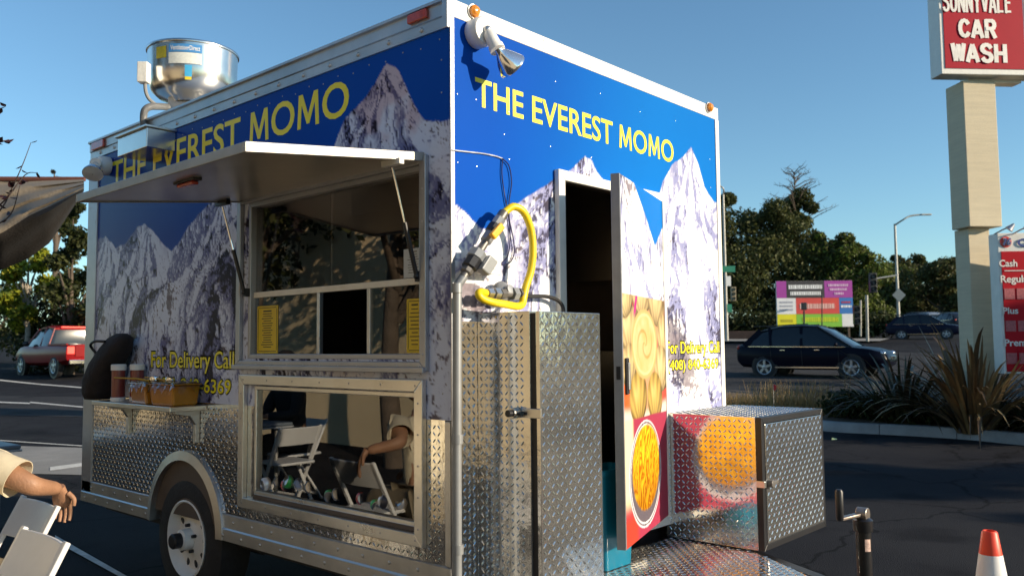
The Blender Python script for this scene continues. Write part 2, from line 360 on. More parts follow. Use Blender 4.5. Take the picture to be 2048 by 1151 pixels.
# --- printed pictures
ATT = vcol_mat('printed_vinyl', .45, 0, .02, 30, spec=.04); ATS = vcol_mat('printed_vinyl_gloss', .25, 0, .03, 14, spec=.09)
def mountain(u, v, h, seed, rock, pk, fr=1.5, cs=1.0, dark=(.045, .04, .07), shade=(.28, .29, .50), lite=(.26, .22, .25), light=1., vlow=.9, dep=1.5, amp=.40):
    """a small terrain seen from the front: every picture column looks along the depth of the relief"""
    uc = u[:, 0]; nd = 620; dd = np.linspace(0, dep, nd); U2, D2 = np.meshgrid(uc, dd, indexing='ij')
    def T(x, y):
        wx = .22*(fbm(x*1.7, y*1.7, seed+3, 3)-.5); wy = .22*(fbm(x*1.7+7, y*1.7+2, seed+5, 3)-.5); x = x+wx; y = y+wy
        t = 0; a = 1.; w_ = 1.; f = fr; nrm = 0
        for i in range(7):
            s_ = 1-np.abs(2*vn(x*f*.6+i*5.1, y*f*.9+i*3.7, seed+i*31)-1); s_ = s_*s_; t = t+a*s_*w_; w_ = np.clip(s_*1.6, .15, 1); nrm += a; a *= .47; f *= 2.07
        return t/nrm
    def spine(x, d):      # ridges running down and forward from the skyline peaks
        s_ = -1e9; wv = .22*(fbm(x*2.0, d*2.6, seed+60, 4)-.5)
        for q_, (pu, pv) in enumerate(pk):
            for sl in (-.75, -.1, .4, .95): s_ = np.maximum(s_, pv-.55*np.abs(x+wv-pu-sl*(dep-d))-.10*(dep-d))
        return .38*(s_-1.2)
    e = .004; gsx = (spine(U2+e, D2)-spine(U2, D2))/e; t0 = T(U2, D2); gx = (T(U2+e, D2)-t0)/e*amp*1.5+gsx*2.6; gd = (T(U2, D2+e)-t0)/e*amp*1.1
    prof = vlow-.34+1.15*D2/dep+amp*t0*(.35+.65*D2/dep)+spine(U2, D2)
    cm = np.maximum.accumulate(prof, 1); k = np.ones(41)/41; top = np.convolve(np.pad(cm[:, -1], 20, 'edge'), k, 'valid'); sc = (h[:, 0]-vlow)/(top-vlow)
    cm = vlow+(cm-vlow)*sc[:, None]; idx = np.empty(u.shape, int)
    for i in range(len(uc)): idx[i] = np.searchsorted(cm[i], v[i])
    idx = np.clip(idx, 0, nd-1); ii = np.arange(len(uc))[:, None]
    GX = gx[ii, idx]; GD = gd[ii, idx]
    det = fbm(u*24, v*36, seed+7, 4); spk = fbm(u*60, v*80, seed+19, 3); big = fbm(u*3.2, v*3.2, seed+41, 4)
    lam = (-GX*light*.8+.25*GD+.62)/np.sqrt(1+GX*GX+GD*GD); sh = ss(-.05, .85, lam+.14*(det-.5))
    snow = mix(shade, (.88, .88, .89), sh); steep = np.sqrt(GX*GX+GD*GD*.6)
    rk = mix(dark, lite, ss(.15, .85, .6*sh+.4*det)); rk = rk*(.6+.8*spk[..., None])
    thr = .36*ss(.5, 2.8, steep)+.22*det+.22*big+.14*spk-.10*sh
    rm = ss(-.035, .05, thr-(.92-rock))*(.78+.3*det)
    return (snow*(1-rm[..., None])+rk*rm[..., None])*cs
def ridge_from(pts, conv):
    q = np.array([conv(*p) for p in pts]); i = np.argsort(q[:, 0]); return q[i, 0], q[i, 1]
fr_pts = [(902, 402), (926, 422), (946, 445), (959, 458), (974, 461), (989, 447), (1032, 410), (1065, 386), (1106, 359), (1130, 348), (1144, 339), (1158, 322), (1169, 313), (1182, 322), (1192, 344), (1202, 358),
          (1240, 395), (1262, 430), (1290, 450), (1305, 425), (1318, 388), (1325, 363), (1344, 330), (1366, 312), (1381, 294), (1388, 312), (1396, 330), (1402, 352), (1408, 376), (1429, 405), (1440, 409)]
fx, fz = ridge_from(fr_pts, lambda x, y: (lambda p: (p[0], p[2]))(Y(x, y)))
def col_front(u, v):
    h = np.interp(u, fx, fz)+.018*(fbm(u*22, u*0, 5)-.5)
    t = ss(.2, 1.6, u+.25*(2.6-v)); sky_ = mix((.000, .070, .42), (.004, .17, .58), t)*(1-.12*ss(2.0, 2.7, v))[..., None]
    sky_ = sky_*(1+.10*(fbm(u*3, v*1.2, 77)-.5))[..., None]
    rock = .42+.22*(fbm(u*2.2, v*2.2, 91)-.5)
    dk = ss(.34, .0, np.hypot((u-1.60-.28*(1.40-v)/.5)/.70, (v-1.37)/1.25)); rock = rock+.50*dk
    st = ss(.05, .0, abs((v-1.95)-1.15*(u-.53)))*ss(1.55, 1.7, v)*ss(.62, .52, u); rock = rock+.12*st
    rock = rock+.16*ss(.25, .0, np.hypot(u-.16, v-1.52))+.16*ss(.10, 0., np.hypot(u-.07, v-1.93))
    m = mountain(u, v, h, 3, rock, [(.95, 2.24), (1.83, 2.30), (.0, 2.0), (2.3, 1.9)], 1.7)
    k = ss(-.004, .004, v-h)[..., None]; return m*(1-k)+sky_*k
def mix0(a, b, t): return a*(1-t[..., None])+b*t[..., None]
sheet('front_print', lambda u, v: np.stack([u, u*0-.003, v], 1), (.004, W-.02), (1.03, HB), .0065, [DO, (0, .623, 0, 1.475)], col_front, ATT, TR)
sd_pts = [(901, 239), (867, 245), (850, 241), (824, 200), (810, 169), (798, 143), (786, 132), (775, 125), (755, 160), (735, 192), (709, 218), (692, 238), (678, 269), (666, 301), (610, 360), (560, 375), (500, 390), (450, 392),
          (430, 400), (415, 412), (380, 450), (345, 505), (330, 492), (310, 465), (290, 449), (275, 455), (250, 490), (232, 495), (212, 472), (195, 480), (175, 510)]
sx, sz = ridge_from(sd_pts, lambda x, y: (lambda p: (p[1], p[2]))(X(x, y)))
def col_side(u, v):
    h = np.interp(u, sx, sz)+.022*(fbm(u*22, u*0, 15)-.5)
    sky_ = mix((.004, .030, .26), (.004, .075, .44), ss(3.2, .2, u))*(1+.15*(fbm(u*2, v*2, 70)-.5))[..., None]
    rock = .48+.28*(fbm(u*2.4, v*2.4, 191)-.5)+.03*ss(1.6, 1.2, v)
    m = mountain(u, v, h, 103, rock, [(.44, 2.64), (1.7, 2.2), (2.57, 2.05), (3.12, 1.98), (-.1, 2.3)], 1.6, .88, (.014, .012, .022), (.20, .20, .34), (.18, .135, .145), -1.); br = ss(.45, .62, fbm(u*3, v*3, 303))*ss(1.8, 1.2, v)*.5
    m = mix0(m, m*V((.85, .66, .56)), br)
    pk = ss(.55, .2, abs(u-.45))*ss(1.9, 2.3, v)*ss(.40, .62, fbm(u*6, v*6, 61)); m = mix0(m, m*V((.85, .62, .60)), pk*.8)
    m = m*V((.84, .91, 1.10))
    k = ss(-.004, .004, v-h)[..., None]; return m*(1-k)+sky_*k
sheet('side_print', lambda u, v: np.stack([u*0-.003, u, v], 1), (.003, L-.13), (PT, HP), .0075, [UW, LW], col_side, ATS, TR)

def outlined(s, P0, U, Vv, o_grow, bold, b2, nrm, name='letter'):
    text(name, s, yellow_ink, TR, V(P0)+V(nrm)*.0042, U, Vv, bold, .0015, nrm)
    if o_grow:
        eu, ev = unit(U), unit(Vv); text('lettering_outline', s, black_ink, TR, V(P0)+V(nrm)*.0030-eu*o_grow-ev*o_grow, V(U)+2*eu*o_grow, V(Vv)+2*ev*o_grow, b2, .001, nrm, 'joined')
outlined('THE EVEREST MOMO', (.13, 0, 2.335), (1.50, 0, -.0), (0, 0, .118), 0, .012, 0, (0, -1, 0))
outlined('THE EVEREST MOMO', (0, 3.07, 2.395), (0, -2.43, 0), (0, 0, .165), 0, .012, 0, (-1, 0, 0))
outlined('For Delivery Call', (1.520, 0, 1.313), (.552, 0, 0), (0, 0, .083), .006, .008, .045, (0, -1, 0))
outlined('(408) 840-6369', (1.525, 0, 1.232), (.53, 0, 0), (0, 0, .068), .006, .008, .045, (0, -1, 0))
outlined('For Delivery Call', (0, 2.477, 1.250), (0, -.905, 0), (0, 0, .117), .008, .008, .045, (-1, 0, 0))
outlined('(408) 840-6369', (0, 2.46, 1.128), (0, -.86, 0), (0, 0, .095), .008, .008, .045, (-1, 0, 0))

# --- rails, caps, posts
cove = [(-.004, HP), (-.010, HP+.002), (-.010, HP+.046), (-.016, HP+.05), (-.016, TOP-.012), (-.028, TOP-.008), (-.028, TOP+.004), (.03, TOP+.004), (.03, HP)]
MB().prism([(x, .022, z) for x, z in cove], (0, L-.022, 0)).build('side_roof_rail', alu_dull, TR)
MB().box((-.014, -.006, HB), (W+.012, .03, TOP+.001)).build('front_roof_cap', white_trim, TR, 0, .003)
MB().box((-.030, -.010, HP-.01), (-.0145, .020, TOP+.012)).build('corner_cap', alu_dull, TR, 0, .003)
MB().box((-.008, -.0055, HS), (.012, -.0005, HB)).build('corner_trim', grey_trim, TR, 0)
MB().box((W-.028, -.008, 1.03), (W+.010, -.0005, HB)).build('corner_trim', white_trim, TR, 0)
MB().box((-.012, L-.13, HS+.005), (-.0005, L+.012, HP)).build('corner_post', grey_trim, TR, 0, .002)
MB().box((-.010, .003, HS+.13), (-.0005, .033, PT-.004)).build('corner_post', alu_dull, TR, 0, .002)
sk = MB(); AC, AR = 2.045, .365
segs = [(.0, AC-AR), (AC+AR, L)]
for a, b in segs: sk.prism([(-.002, a, HS), (-.018, a, HS), (-.018, a, HS+.055), (-.012, a, HS+.062), (-.012, a, HS+.125), (-.002, a, HS+.131)], (0, b-a, 0))
sk.build('skirt_rail', alu_dull, TR)
MB().box((.05, .05, HS-.09), (W-.05, .13, HS+.04)).box((.10, .2, HS-.06), (.16, L-.1, HS+.05)).box((W-.16, .2, HS-.06), (W-.10, L-.1, HS+.05)).build('chassis_frame', black, TR, 0)
bolt_me = None
def bolts(pos, nrm, r, name='bolt'):
    global bolt_me
    if bolt_me is None:
        t = MB().lathe((0, 0, 0), (0, 0, 1), [(1, 0), (.92, .35), (.6, .62), (.05, .7)], 10); o = t.build(name, alu_dull, None); bolt_me = o.data; bpy.data.objects.remove(o)
    q = V(nrm); rot = Vector(q).to_track_quat('Z', 'Y').to_euler()
    for p in pos:
        o = link(name, bolt_me, TR); o.location = Vector(p)-TR.location; o.rotation_euler = rot; o.scale = (r, r, r)
bolts([(-.010, y, HP+.026) for y in np.arange(.16, L-.1, .205)], (-1, 0, 0), .011)
bolts([(-.018, y, HS+.026) for y in np.arange(.10, L-.05, .17) if abs(y-AC) > AR+.04], (-1, 0, 0), .008)
bolts([(-.012, y, HS+.094) for y in np.arange(.185, L-.05, .17) if abs(y-AC) > AR+.04], (-1, 0, 0), .008)
def rivets(pos, nrm, r=.0042, m=None, name='rivets'):
    mb = MB()
    for p in pos: mb.lathe(p, nrm, [(r, 0), (r*.75, r*.4), (r*.1, r*.6)], 6)
    o = mb.build(name, m or alu, TR); o['kind'] = 'stuff'; return o
rv = [(x, -.0035, z) for x in (.03, .135) for z in np.arange(1.55, 2.6, .27)]+[(x+rng.normal(0, .004), -.0035, 2.57-.02*(i % 2)) for i, x in enumerate(np.arange(.3, 2.0, .34))]
rv += [(.33, -.0035, z) for z in np.arange(1.75, 2.55, .2)]+[(x, -.0035, 2.25) for x in np.arange(.3, .9, .3)]+[(2.02, -.0035, z) for z in np.arange(1.3, 2.5, .16)]
rivets(rv, (0, -1, 0), .003)
rivets([(x, -.0065, z) for x in np.arange(.05, W, .17) for z in (HB+.018, TOP-.015)], (0, -1, 0), .005, alu_dull)
rivets([(-.0035, y, HP-.035-.012*(i % 2)) for i, y in enumerate(np.arange(.06, L-.15, .11))]+[(-.0035, .05, z) for z in np.arange(1.2, 2.55, .13)]+[(-.0125, L-.03, z) for z in np.arange(.5, 2.5, .2)]+[(-.0125, L-.105, z) for z in np.arange(.6, 2.5, .2)], (-1, 0, 0), .004, grey_trim)
# marker lamps
def marker(P, nrm, m, r=.030, box=None):
    if box: return MB().box(*box).build('marker_lamp', m, TR, 0, .004)
    o = MB().lathe(V(P), nrm, [(r*1.15, -.002), (r*1.15, .006)], 20).build('marker_lamp', alu_dull, TR)
    l_ = MB().lathe(V(P), nrm, [(r, .006), (r*.95, .016), (r*.6, .026), (r*.05, .030)], 20, mi=0).build('lens', m, o); return o
p = Y(943, 25); marker((p[0], -.008, p[2]), (0, -1, 0), amber, .026); p = Y(1414, 216); marker((p[0], -.008, p[2]), (0, -1, 0), amber, .026)
a = X(862, 38); b = X(831, 52); marker(0, 0, redlens, box=((-.030, a[1], HP+.062), (-.016, b[1]+.02, HP+.10)))
a = X(215, 285); b = X(185, 300); marker(0, 0, redlens, box=((-.030, a[1], HP+.050), (-.016, b[1]-.05, HP+.10)))

# --- checker plate on the side and at the left of the front wall
def side_keep(A, B):
    y = A; z = B+HS+.131; return ~((abs(y-AC) < AR+.05) & (z < HS+np.sqrt(np.maximum(0, (AR+.045)**2-(y-AC)**2)))) & ~((y > .137) & (y < 1.485) & (z > .603))
pb = MB(); arc = [(AC+AR*math.cos(t), HS+AR*math.sin(t)) for t in np.linspace(0, math.pi, 25)]; z0 = HS+.131
outer = [(AC-AR-.001, z0)]
pl = MB(); ye = L-.13
def plate_poly(poly): pl.prism([(-.0005, y, z) for y, z in poly], (-.005, 0, 0))
t0 = math.asin(.131/AR); arcp = [(AC+AR*math.cos(t), HS+AR*math.sin(t)) for t in np.linspace(t0, math.pi-t0, 21)]
for (a, b) in zip(arcp, arcp[1:]): plate_poly([a, b, (b[0], PT), (a[0], PT)])
plate_poly([(arcp[0][0], z0), (ye, z0), (ye, PT), (arcp[0][0], PT)])
plate_poly([(1.50, z0), (arcp[-1][0], z0), (arcp[-1][0], PT), (1.50, PT)])
plate_poly([(.036, z0), (1.50, z0), (1.50, .65), (.036, .65)]); plate_poly([(.036, .65), (.17, .65), (.17, PT), (.036, PT)]); plate_poly([(1.38, .65), (1.50, .65), (1.50, PT), (1.38, PT)])
sp = pl.build('side_tread_plate', plate, TR, 0)
lugs('tread_pattern', (-.0057, L-.13, z0), (0, -(L-.13-.036), 0), (0, 0, PT-z0), sp, keep=lambda A, B: side_keep(L-.13-A, B))
fp = MB().box((.012, -.006, HS), (.623, -.0005, 1.475)).build('front_tread_plate', plate, TR, 0); lugs('tread_pattern', (.012, -.0062, HS), (.611, 0, 0), (0, 0, 1.475-HS), fp)
MB().box((1.49, -.006, HS), (W+.005, -.0005, 1.028)).build('front_tread_plate', plate, TR, 0)
# wheel arch, wheel
fa = MB(); N = 28
for k in range(N):
    t1, t2 = math.pi*k/N, math.pi*(k+1)/N
    q = lambda r, t, x: (x, AC+r*math.cos(t), HS+r*math.sin(t))
    fa.add([q(AR-.004, t1, -.03), q(AR-.004, t2, -.03), q(AR+.045, t2, -.022), q(AR+.045, t1, -.022), q(AR-.004, t1, .24), q(AR-.004, t2, .24), q(AR+.045, t2, -.006), q(AR+.045, t1, -.006)],
           [(0, 1, 2, 3), (4, 5, 1, 0), (3, 2, 6, 7)])
fa.build('wheel_arch', alu_dull, TR, 40)
MB().box((.24, AC-AR, .3), (.25, AC+AR, HS+AR)).build('wheel_well', black, TR, 0)
def trailer_wheel(cx, cy, cz, sgn, parent):
    o = (cx, cy, cz); d = (-sgn, 0, 0)
    wh = MB().lathe(o, d, [(.20, -.20), (.30, -.205), (.338, -.18), (.345, -.13), (.345, -.07), (.335, -.02), (.30, .004), (.215, .002), (.205, -.01), (.20, -.10)], 40, False).build('wheel', rubber, parent, 40)
    rim = MB().lathe(o, d, [(.199, -.16), (.199, -.004), (.205, .004), (.197, .008), (.188, -.002), (.180, -.03), (.165, -.045), (.10, -.030), (.075, -.018), (.055, -.018)], 40, False).lathe(o, d, [(.055, -.018), (.054, .03), (.045, .036), (.004, .037)], 20).build('rim', white_paint, wh, 40)
    hb = MB().lathe(o, d, [(.040, .03), (.040, .075), (.034, .082), (.01, .083)], 16)
    for k in range(5):
        a = 2*math.pi*k/5+.3; c = V(o)+V(d)*-.018+V((0, math.cos(a), math.sin(a)))*.072; hb.cyl(c, c+V(d)*.022, .010, .009, 6)
    hb.build('hub', black, wh)
    h2 = MB()
    for k in range(10):
        a = 2*math.pi*k/10; c = V(o)+V(d)*-.0375+V((0, math.cos(a), math.sin(a)))*.132; u = V((0, math.cos(a), math.sin(a))); v = V((0, -math.sin(a), math.cos(a)))
        h2.prism([c+u*.024*math.cos(t)+v*.012*math.sin(t) for t in np.linspace(0, 2*math.pi, 12)[:-1]], V(d)*.004)
    h2.build('vent_holes', black, wh)['kind'] = 'stuff'
trailer_wheel(.0, AC-.005, .372, 1, TR); trailer_wheel(W, AC-.005, .372, -1, TR)
MB().cyl((.05, AC, .372), (W-.05, AC, .372), .035).build('axle', black, TR)

# --- frames of the two side windows
def frame4(name, ax, t0, t1, u0, u1, v0, v1, wd, m, parent=TR, bevel=.003):
    fr = MB(); q = (lambda t, u, v: (t, u, v)) if ax == 0 else (lambda t, u, v: (u, t, v))
    for poly in ([(u0, v0), (u1, v0), (u1-wd, v0+wd), (u0+wd, v0+wd)], [(u0, v1), (u0+wd, v1-wd), (u1-wd, v1-wd), (u1, v1)], [(u0, v0), (u0+wd, v0+wd), (u0+wd, v1-wd), (u0, v1)], [(u1, v0), (u1, v1), (u1-wd, v1-wd), (u1-wd, v0+wd)]):
        e = V(q(t1, 0, 0))-V(q(t0, 0, 0)); fr.prism([q(t0, a, b) for a, b in poly], e)
    return fr.build(name, m, parent, 0, bevel)
uf = frame4('service_window_frame', 0, -.004, -.026, .123, 1.526, 1.285, 2.135, .036, grey_trim)
frame4('inner_frame', 0, -.006, .06, .160, 1.445, 1.330, 2.10, .022, grey_trim, uf)
MB().box((-.045, .12, 1.278), (-.027, 1.53, 1.300)).build('drip_sill', grey_trim, uf, 0, .003)
rivets([(-.0262, y, 1.303) for y in np.arange(.16, 1.5, .13)]+[(-.0262, .14, z) for z in np.arange(1.35, 2.1, .13)], (-1, 0, 0), .004, alu_dull)
MB().box((.012, .182, 1.628), (.034, 1.423, 1.655)).build('window_rail', white_trim, uf, 0, .002)
for y0, y1 in ((.515, .535), (.875, .895)): MB().box((.014, y0, 1.352), (.036, y1, 1.628)).build('mullion', alu_dull, uf, 0, .002)
for y0, y1, z0_, z1, x in ((.182, .80, 1.655, 2.078, .02), (.80, 1.423, 1.655, 2.078, .024), (.182, .515, 1.352, 1.628, .02), (.895, 1.423, 1.352, 1.628, .02)):
    MB().box((x, y0, z0_), (x+.003, y1, z1)).build('window_pane', upper_glass if z0_ > 1.6 else window_glass, uf, 0)
lf = frame4('display_window_frame', 0, -.006, -.030, .139, 1.483, .612, 1.252, .048, alu)
frame4('inner_frame', 0, -.008, .05, .180, 1.372, .680, 1.200, .02, alu, lf)
MB().box((.010, .20, .70), (.013, 1.352, 1.18)).build('window_pane', case_glass, lf, 0)
rivets([(-.0302, y, z) for y in np.arange(.18, 1.47, .21) for z in (.636, 1.228)]+[(-.0302, y, z) for y in (.163, 1.459) for z in np.arange(.68, 1.2, .12)], (-1, 0, 0), .0045, grey_trim)
# interior of the display case
dc = MB().box((.05, .20, .655), (.60, 1.352, .700)).box((.58, .20, .675), (.60, 1.352, 1.24)).box((.05, .19, .655), (.60, .20, 1.24)).box((.05, 1.352, .655), (.60, 1.362, 1.24)).box((.046, .19, 1.24), (.9, 1.44, 1.26)).build('display_case', dark_int, TR, 0)
# back counter inside
MB().box((1.5, .2, HS+.1), (2.05, 3.2, 1.35)).box((1.75, .2, 1.75), (2.05, 3.2, 2.4)).build('galley_units', steel, TR, 0, .004)

# --- service hatch
HY0, HY1 = .135, 1.515; hz0, hz1, hxo = 2.118, 2.022, -.80
def hp(s, y, dz): return (hxo*s, y, hz0+(hz1-hz0)*s+dz)
hatch = MB().prism([hp(.03, HY0+.014, 0), hp(.985, HY0+.014, 0), hp(.985, HY0+.014, .022), hp(.03, HY0+.014, .022)], (0, HY1-HY0-.028, 0)).build('service_hatch', mat('hatch_lining', (.58, .53, .47), .28, .75, .12, 2.5, .05, 6), TR, 0)
e = MB()
e.prism([hp(.02, HY0, -.006), hp(1.0, HY0, -.006), hp(1.0, HY0, .030), hp(.02, HY0, .030)], (0, .014, 0)); e.prism([hp(.02, HY1-.014, -.006), hp(1.0, HY1-.014, -.006), hp(1.0, HY1-.014, .030), hp(.02, HY1-.014, .030)], (0, .014, 0))
e.prism([hp(.985, HY0+.014, -.006), hp(1.0, HY0+.014, -.006), hp(1.0, HY0+.014, .030), hp(.985, HY0+.014, .030)], (0, HY1-HY0-.028, 0))
e.build('edge_channel', mat('hatch_edge', (.46, .45, .43), .5, .9, .15, 6, .06, 30), hatch, 0, .003)
MB().cyl((-.012, HY0, 2.132), (-.012, HY1, 2.132), .010, n=12).build('hinge', alu_dull, hatch)
MB().prism([hp(.02, HY0+.02, .0225), hp(.98, HY0+.02, .0225), hp(.98, HY0+.02, .0265), hp(.02, HY0+.02, .0265)], (0, HY1-HY0-.04, 0)).build('outer_skin', alu_dull, hatch, 0)
p0 = on(375, 358, 2, 2.045); MB().box((p0[0]-.018, p0[1]-.085, 2.030), (p0[0]+.018, p0[1]+.085, 2.052)).build('hatch_lamp_base', black, hatch, 0, .004); MB().box((p0[0]-.014, p0[1]-.065, 2.016), (p0[0]+.014, p0[1]+.065, 2.0295)).build('hatch_lamp_lens', redlens, hatch, 0, .005)
for pa, pb_, yy in ((on(785, 345, 1, .175), X(846, 560), .168), (on(445, 412, 1, 1.475), X(515, 578), 1.44)):
    A = V((pa[0], pa[1], pa[2])); A[2] = hz0+(hz1-hz0)*(A[0]/hxo)-.03; B = V((-.03, yy, 1.655)); mid = A*.5+B*.5
    st = MB().cyl(B, mid, .0095, n=12).build('gas_strut', black, TR); MB().cyl(mid, A, .0042, n=10).build('piston_rod', chrome, st)
    MB().obox(A+V((0, 0, .018)), (.0, .055, 0), (.012, 0, 0), (0, 0, .012)).build('strut_bracket', white_trim if yy < 1 else black, st, 0, .002)
    MB().sphere(B, .013, 10, 8).box(B+V((0, -.012, -.02)), B+V((.028, .012, .02))).build('strut_foot', black, st)

# --- rooftop exhaust fan
fc = at(385, 212, 5.35); fcx, fcy = fc[0], fc[1]; fr_ = .275
fan = MB().lathe((fcx, fcy, TOP-.01), (0, 0, 1), [(.16, 0), (.16, fc[2]-TOP+.03)], 4, True).build('exhaust_fan_curb', alu_dull, TR, 0)
zb = fc[2]+.02
bowl = MB().lathe((fcx, fcy, zb), (0, 0, 1), [(.135, -.02), (.15, .0), (.205, .02), (.245, .055), (.262, .10), (.266, .16), (.270, .30), (.278, .303), (.280, .312), (.276, .318), (.268, .312), (.262, .29), (.25, .10), (.12, .03)], 48, False).build('exhaust_fan_bowl', steel, TR, 50)
MB().lathe((fcx, fcy, zb+.03), (0, 0, 1), [(.12, 0), (.12, .2), (.09, .24), (.01, .245)], 24).build('motor_cover', alu_dull, bowl)
def on_bowl(az, z0_, z1, half, m, name, r=.2705):
    n_ = 8; vs_ = []; 
    for i in range(n_+1):
        t = az-half+2*half*i/n_; vs_ += [(fcx+r*math.cos(t), fcy+r*math.sin(t), zb+z0_), (fcx+(r+.001)*math.cos(t), fcy+(r+.001)*math.sin(t), zb+z1)]
    return MB().add(vs_, [(2*i, 2*i+2, 2*i+3, 2*i+1) for i in range(n_)]).build(name, m, bowl, 60)
az0 = math.atan2(CAM[1]-fcy, CAM[0]-fcx)
blue_st = mat('blue_sticker', (.05, .22, .50), .4, 0, .1, 20)
on_bowl(az0-.18, .235, .285, .36, blue_st, 'maker_sticker'); on_bowl(az0-.18, .165, .232, .36, mat('data_sticker', (.62, .64, .60), .5, 0, .12, 60), 'data_sticker')
on_bowl(az0-.75, .205, .275, .14, mat('yellow_sticker', (.62, .50, .03), .5, 0, .15, 50), 'warning_sticker'); on_bowl(az0-.10, .085, .155, .075, mat('arrow_sticker', (.05, .35, .62), .5, 0, .1, 30), 'arrow_sticker')
on_bowl(az0-.10, .065, .084, .07, MATS['yellow_sticker'], 'warning_sticker')
def arc_text(s, az_c, half, z0_, z1, m):
    tm = text('sticker_lettering', s, m, bowl, (0, 0, 0), (1, 0, 0), (0, 0, 1), .01, .0, (0, -1, 0), 'joined'); me = tm.data
    for v in me.vertices:
        q = v.co+TR.location+bowl.location; t = az_c-half+2*half*q.x; r = .2722; v.co = Vector((fcx+r*math.cos(t), fcy+r*math.sin(t), zb+z0_+(z1-z0_)*q.z))-TR.location-bowl.location
arc_text('Ventilation\u2022Direct', az0-.18, .32, .247, .276, white_paint)
bx = at(288, 146, 5.1); MB().obox(bx, RT*.030, V((fh[0], fh[1], 0))*.03, V((0, 0, .062))).build('fan_switch_box', white_trim, TR, 0, .004)
q = [at(290, 168, 5.1), at(292, 185, 5.1), at(300, 200, 5.12), at(318, 212, 5.2), at(345, 216, 5.3)]
def smoothpath(pts, n=6):
    P = [V(p) for p in pts]; P = [2*P[0]-P[1]]+P+[2*P[-1]-P[-2]]; out = []
    for i in range(1, len(P)-2):
        for k in range(n):
            t = k/n; a, b, c, d = P[i-1:i+3]; out.append(.5*((2*b)+(c-a)*t+(2*a-5*b+4*c-d)*t*t+(3*b-a-3*c+d)*t**3))
    return out+[P[-2]]
MB().tube(smoothpath(q), .011, 8).build('fan_cable', mat('grey_cable', (.22, .22, .22), .5), TR)
q = [at(288, 262, 5.0), at(287, 240, 5.0), at(289, 222, 5.0), at(299, 214, 5.02), at(315, 213, 5.08), at(335, 214, 5.2)]
MB().tube(smoothpath(q), .021, 12).build('conduit_elbow', mat('grey_conduit', (.13, .13, .13), .4), TR)
# polished box below the roof rail
MB().box((-.17, 2.23, 2.49), (-.004, 2.60, 2.60)).build('wall_fan_hood', steel, TR, 0, .004); MB().box((-.185, 2.215, 2.60), (-.004, 2.615, 2.612)).build('hood_lid', alu, TR, 0, .002)

# --- floodlights
lampglass = mat('lamp_reflector', (.80, .80, .82), .10, .9, .05, 10)
def flood(base, nrm, arm_end, head_dir, hr=.06):
    base, nrm, arm_end, head_dir = V(base), unit(nrm), V(arm_end), unit(head_dir)
    b = MB().lathe(base, nrm, [(.058, 0), (.060, .004), (.060, .05), (.054, .060), (.01, .066)], 28).build('floodlight_base', white_paint, TR, 40)
    k = base+nrm*.070; MB().sphere(k, .018, 12, 8).build('swivel', alu_dull, b)
    ax = unit(arm_end-k); MB().lathe(k, ax, [(.012, 0), (.024, .02), (.026, np.linalg.norm(arm_end-k)-.01), (.031, np.linalg.norm(arm_end-k)-.008), (.031, np.linalg.norm(arm_end-k)+.012)], 20).build('lamp_holder', white_paint, b, 40)
    MB().lathe(arm_end, head_dir, [(.016, 0), (.018, .018), (.026, .03), (.043, .06), (hr*.97, .092), (hr, .098), (hr*.99, .103)], 28, False).build('bulb', lampglass, b, 40)
    MB().lathe(arm_end+head_dir*.1005, head_dir, [(hr*.985, 0), (hr*.6, .006), (.003, .008)], 28, False).build('bulb_face', mat('lamp_face', (.85, .85, .83), .1, .3, .05, 30, coat=.5), b, 40)
p = Y(948, 70); k0 = V((p[0], -.004, p[2])); ae = Y(993, 96, -.115); hd = Y(1014, 121, -.12)-ae
flood(k0, (0, -1, 0), ae, hd)
p = X(205, 322); k0 = V((-.012, 3.10, 2.535)); ae = V((-.135, 2.99, 2.52)); flood(k0, (-1, 0, 0), ae, (-.35, -.5, -.75))

# --- gas line, regulator, hose, boxes and wires at the front
pipe_g = mat('grey_pipe', (.28, .29, .30), .4, .3, .1, 12); pipe_d = mat('dark_pipe', (.16, .15, .14), .45, .5, .2, 20); yel = mat('yellow_hose', (.80, .58, .01), .38, 0, .06, 30)
gp = MB().tube(smoothpath([(-.028, -.05, .30), (-.027, -.05, .9), (-.022, -.05, 1.54), Y(915, 574, -.05), Y(921, 562, -.055), Y(928, 552, -.06)], 5), .0175, 14).build('gas_pipe', pipe_g, TR, 60)
for z in (.62, 1.02, 1.58): MB().lathe((-.0245, -.05, z), (0, 0, 1), [(.0215, 0), (.0215, .035)], 14).build('pipe_collar', pipe_g, gp)
dg0 = Y(926, 554, -.06); dg1 = Y(1006, 428, -.085); ax = unit(dg1-dg0); ln = np.linalg.norm(dg1-dg0)
MB().cyl(dg0, dg1, .0165, n=14).build('gas_riser', pipe_d, gp)
for t, ll, r, m in ((.13, .05, .024, pipe_d), (.22, .06, .032, black), (.33, .045, .036, pipe_g), (.62, .05, .024, pipe_g), (.75, .045, .028, black), (.86, .05, .024, pipe_g), (.96, .05, .021, pipe_d)):
    c = dg0+ax*ln*t; MB().lathe(c-ax*ll/2, ax, [(r*.8, 0), (r, .006), (r, ll-.006), (r*.8, ll)], 8 if r > .023 else 14).build('pipe_fitting', m, gp)
c = dg0+ax*ln*.26+V((.04, -.03, -.02)); MB().obox(c, ax*.035, (.022, 0, -.012), (0, .02, 0)).build('solenoid', pipe_g, gp, 0, .005)
c = Y(994, 462, -.125); MB().obox(c, ax*.032+V((.006, 0, 0)), (.012, 0, -.01), (0, .010, 0)).build('valve_lever', mat('orange_lever', (.85, .42, .02), .4), gp, 0, .006)
